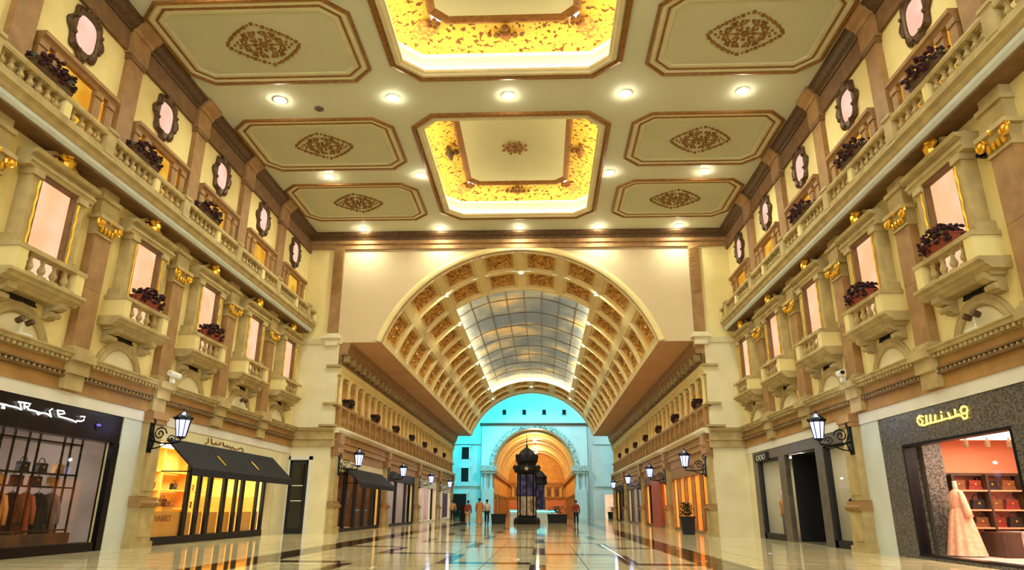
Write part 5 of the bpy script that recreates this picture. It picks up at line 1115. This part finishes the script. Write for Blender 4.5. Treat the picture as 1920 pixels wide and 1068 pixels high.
# ================================================================== PEOPLE
def skinned(name, pts, edges, m, parent, sub=1):
    me = bpy.data.meshes.new(name); me.from_pydata([p[:3] for p in pts], edges, []); me.materials.append(M[m])
    o = obj(name, me, parent)
    md = o.modifiers.new('skin', 'SKIN'); md.use_smooth_shade = True
    for i, p in enumerate(pts): v_ = me.skin_vertices[0].data[i]; v_.radius = (p[3], p[4] if len(p) > 4 else p[3]); v_.use_root = (i == 0)
    s2 = o.modifiers.new('sub', 'SUBSURF'); s2.levels = sub; s2.render_levels = sub
    return o
M.update(c_tan=mat('cloth_tan', S(196,146,88), .9), c_white=mat('cloth_white', S(214,206,190), .9), c_black=mat('cloth_black', S(16,15,17), .9), c_red=mat('cloth_red', S(150,58,40), .9), c_orange=mat('cloth_orange', S(206,120,62), .9), c_dark=mat('cloth_navy', S(34,34,44), .9))
def person(x, y, rz, hgt, top, low, robe, label, step=.12, scarf=False):
    r = thing('person', label, 'person', (x, y, 0), rz, 'shoppers'); k = hgt/1.72; r.scale = (k, k, k)
    pts = [(0, 0, .92, .13, .15), (0, 0, 1.12, .12, .15), (0, .01, 1.35, .11, .17), (0, .01, 1.46, .055), (0, .02, 1.54, .06), (0, .03, 1.63, .085, .10), (0, .03, 1.70, .06),
           (.17, .0, 1.40, .055), (.23, -.02, 1.14, .045), (.24, .08, .90, .035), (.24, .12, .80, .03), (-.17, 0, 1.40, .055), (-.23, 0, 1.14, .045), (-.24, -.04, .90, .035), (-.24, -.03, .80, .03),
           (.09, 0, .86, .09), (.10, step*.5, .48, .065), (.10, step, .08, .045), (.10, step+.14, .04, .035), (-.09, 0, .86, .09), (-.10, -step*.4, .48, .065), (-.10, -step, .08, .045), (-.10, -step+.14, .04, .035)]
    ed = [(0, 1), (1, 2), (2, 3), (3, 4), (4, 5), (5, 6), (2, 7), (7, 8), (8, 9), (9, 10), (2, 11), (11, 12), (12, 13), (13, 14), (0, 15), (15, 16), (16, 17), (17, 18), (0, 19), (19, 20), (20, 21), (21, 22)]
    skinned('body', pts, ed, 'skin', r)
    g_ = .02
    sp = [(0, 0, .90, .15, .17), (0, 0, 1.12, .14, .165), (0, .01, 1.36, .125, .185), (0, .01, 1.44, .08), (.18, 0, 1.40, .075), (.235, -.02, 1.14, .065), (.245, .07, .92, .055), (-.18, 0, 1.40, .075), (-.235, 0, 1.14, .065), (-.245, -.035, .92, .055)]
    skinned('top', sp, [(0, 1), (1, 2), (2, 3), (2, 4), (4, 5), (5, 6), (2, 7), (7, 8), (8, 9)], top, r)
    if robe:
        mb = MB(); n = 16; rings = []
        for z, rx, ry in ((.05, .25, .24), (.3, .23, .20), (.7, .21, .17), (.95, .19, .16), (1.2, .18, .15), (1.38, .17, .13)):
            rings.append([mb.p(rx*math.cos(2*PI*q/n), ry*(1+.05*math.cos(5*2*PI*q/n))*math.sin(2*PI*q/n), z) for q in range(n)])
        for A_, B_ in zip(rings, rings[1:]):
            for q in range(n): mb.face((A_[q], A_[(q+1) % n], B_[(q+1) % n], B_[q]))
        obj('robe', mb.mesh('robe', low, True), r)
    else:
        lp = [(0, 0, .92, .15, .16), (.095, 0, .84, .105), (.105, step*.5, .48, .08), (.105, step, .10, .065), (-.095, 0, .84, .105), (-.105, -step*.4, .48, .08), (-.105, -step, .10, .065)]
        skinned('trousers', lp, [(0, 1), (1, 2), (2, 3), (0, 4), (4, 5), (5, 6)], low, r)
    mb = MB(); mb.ball((0, .0, 1.665), .105, .115, .105, 10, 6)
    if scarf: mb.lathe([(.12, 1.62), (.12, 1.5), (.18, 1.36), (.20, 1.25)], 0, -.02, 12, False)
    obj('head_scarf' if scarf else 'hair', mb.mesh('hr', 'c_black' if scarf else 'hair', True), r)
    mb = MB()
    for q in (-1, 1): mb.ball((q*.10, (step if q > 0 else -step)+.06, .04), .05, .13, .045, 8, 5)
    obj('shoes', mb.mesh('sh', 'c_black', True), r)
person(-4.55, 51.7, .1, 1.78, 'c_orange', 'c_tan', True, 'person in a long tan and orange robe walking on the left of the hall')
person(-4.05, 52.3, .2, 1.7, 'c_white', 'c_dark', False, 'person in a white top and dark trousers beside the tan robe')
person(-5.35, 51.5, -.1, 1.62, 'c_red', 'c_tan', False, 'person in a red top and light trousers left of the tan robe')
person(-6.75, 60.5, 0, 1.68, 'c_black', 'c_black', True, 'person in a long black robe and headscarf by the left arcade', scarf=True)
person(-7.55, 60.3, .1, 1.76, 'c_tan', 'c_dark', False, 'person in a tan shirt and dark trousers by the left arcade')
person(2.35, 50.4, PI, 1.66, 'c_red', 'c_dark', False, 'person in a red top and dark trousers right of the advertising column')
person(9.6, 88, PI, 1.7, 'c_black', 'c_black', True, 'person in black far away at the bright right opening', scarf=True)

# ================================================================== SMALL FITTINGS
for sd, x0, sx, rz in SIDES:
    for k, by in enumerate((BAY[0], BAY[3])):
        if sd == 'right' and k: continue
        t = thing('twin_spotlight', 'small twin spotlight inside the %s blind arch of the %s wall' % (['first', 'fourth'][k], sd), 'spotlight', (x0+sx*.12, by, 4.60), rz, 'arch spotlights')
        mb = MB(); mb.box(-.05, .2, -.16, .16, 0, .05); mb.tube([(.05, 0, .05), (.05, 0, .3)], .02, 5); obj('bracket', mb.mesh('b', 'white'), t)
        for q in (-1, 1): mb = MB(); mb.tube([(.02, q*.14, .30), (.16, q*.16, .36)], .07, 8); obj('lamp_head', mb.mesh('h', 'bronze'), t)
    t = thing('security_camera', 'white security camera on the cornice of the %s wall' % sd, 'camera', (x0+sx*.42, 19.9, 4.605), rz, 'security cameras')
    mb = MB(); mb.box(-.06, .06, -.06, .06, 0, .12); mb.tube([(0, 0, .12), (.05, 0, .25)], .03, 6); obj('mount', mb.mesh('m', 'white'), t); mb = MB(); mb.tube([(.0, -.22, .28), (.08, .22, .24)], .09, 8); obj('housing', mb.mesh('h', 'white'), t); mb = MB(); mb.tube([(.08, .22, .24), (.085, .25, .237)], .06, 8); obj('lens', mb.mesh('l', 'darkglass'), t)
t = thing('wall_speaker', 'small dark fitting on the plaster beside the first right window', 'fitting', (XR, 12.75, 8.0), PI); mb = MB(); mb.box(0, .12, -.06, .06, -.08, .08); obj('body', mb.mesh('b', 'black'), t); mb = MB(); mb.tube([(.1, 0, 0), (.2, 0, -.05)], .05, 6); obj('head', mb.mesh('h', 'black'), t)
sd_ = thing('smoke_detector', 'small grey smoke detector on the ceiling near the front row downlights', 'detector', (-7.55, 20.05, ZC))
mb = MB(); mb.lathe([(.16, 0), (.16, -.03), (.1, -.06)], n=12); obj('base', mb.mesh('b', 'granite2'), sd_); mb = MB(); mb.lathe([(.06, -.06), (.05, -.09)], n=10); obj('sensor', mb.mesh('s', 'bronze'), sd_)
# glazed entrance behind the viewer
t = thing('door_2', 'tall glazed entrance screen behind the viewer', 'entrance', (0, YB, 0), kind='structure')
for k in range(9): x = XL+k*(XR-XL)/8; mb = MB(); mb.box(x-.08, x+.08, -.1, .1, 0, ZC); obj('mullion', mb.mesh('m', 'bronze'), t)
for k in range(5): z = k*ZC/4; mb = MB(); mb.box(XL, XR, -.08, .08, max(0, z-.08), min(ZC, z+.08)); obj('transom', mb.mesh('m', 'bronze'), t)
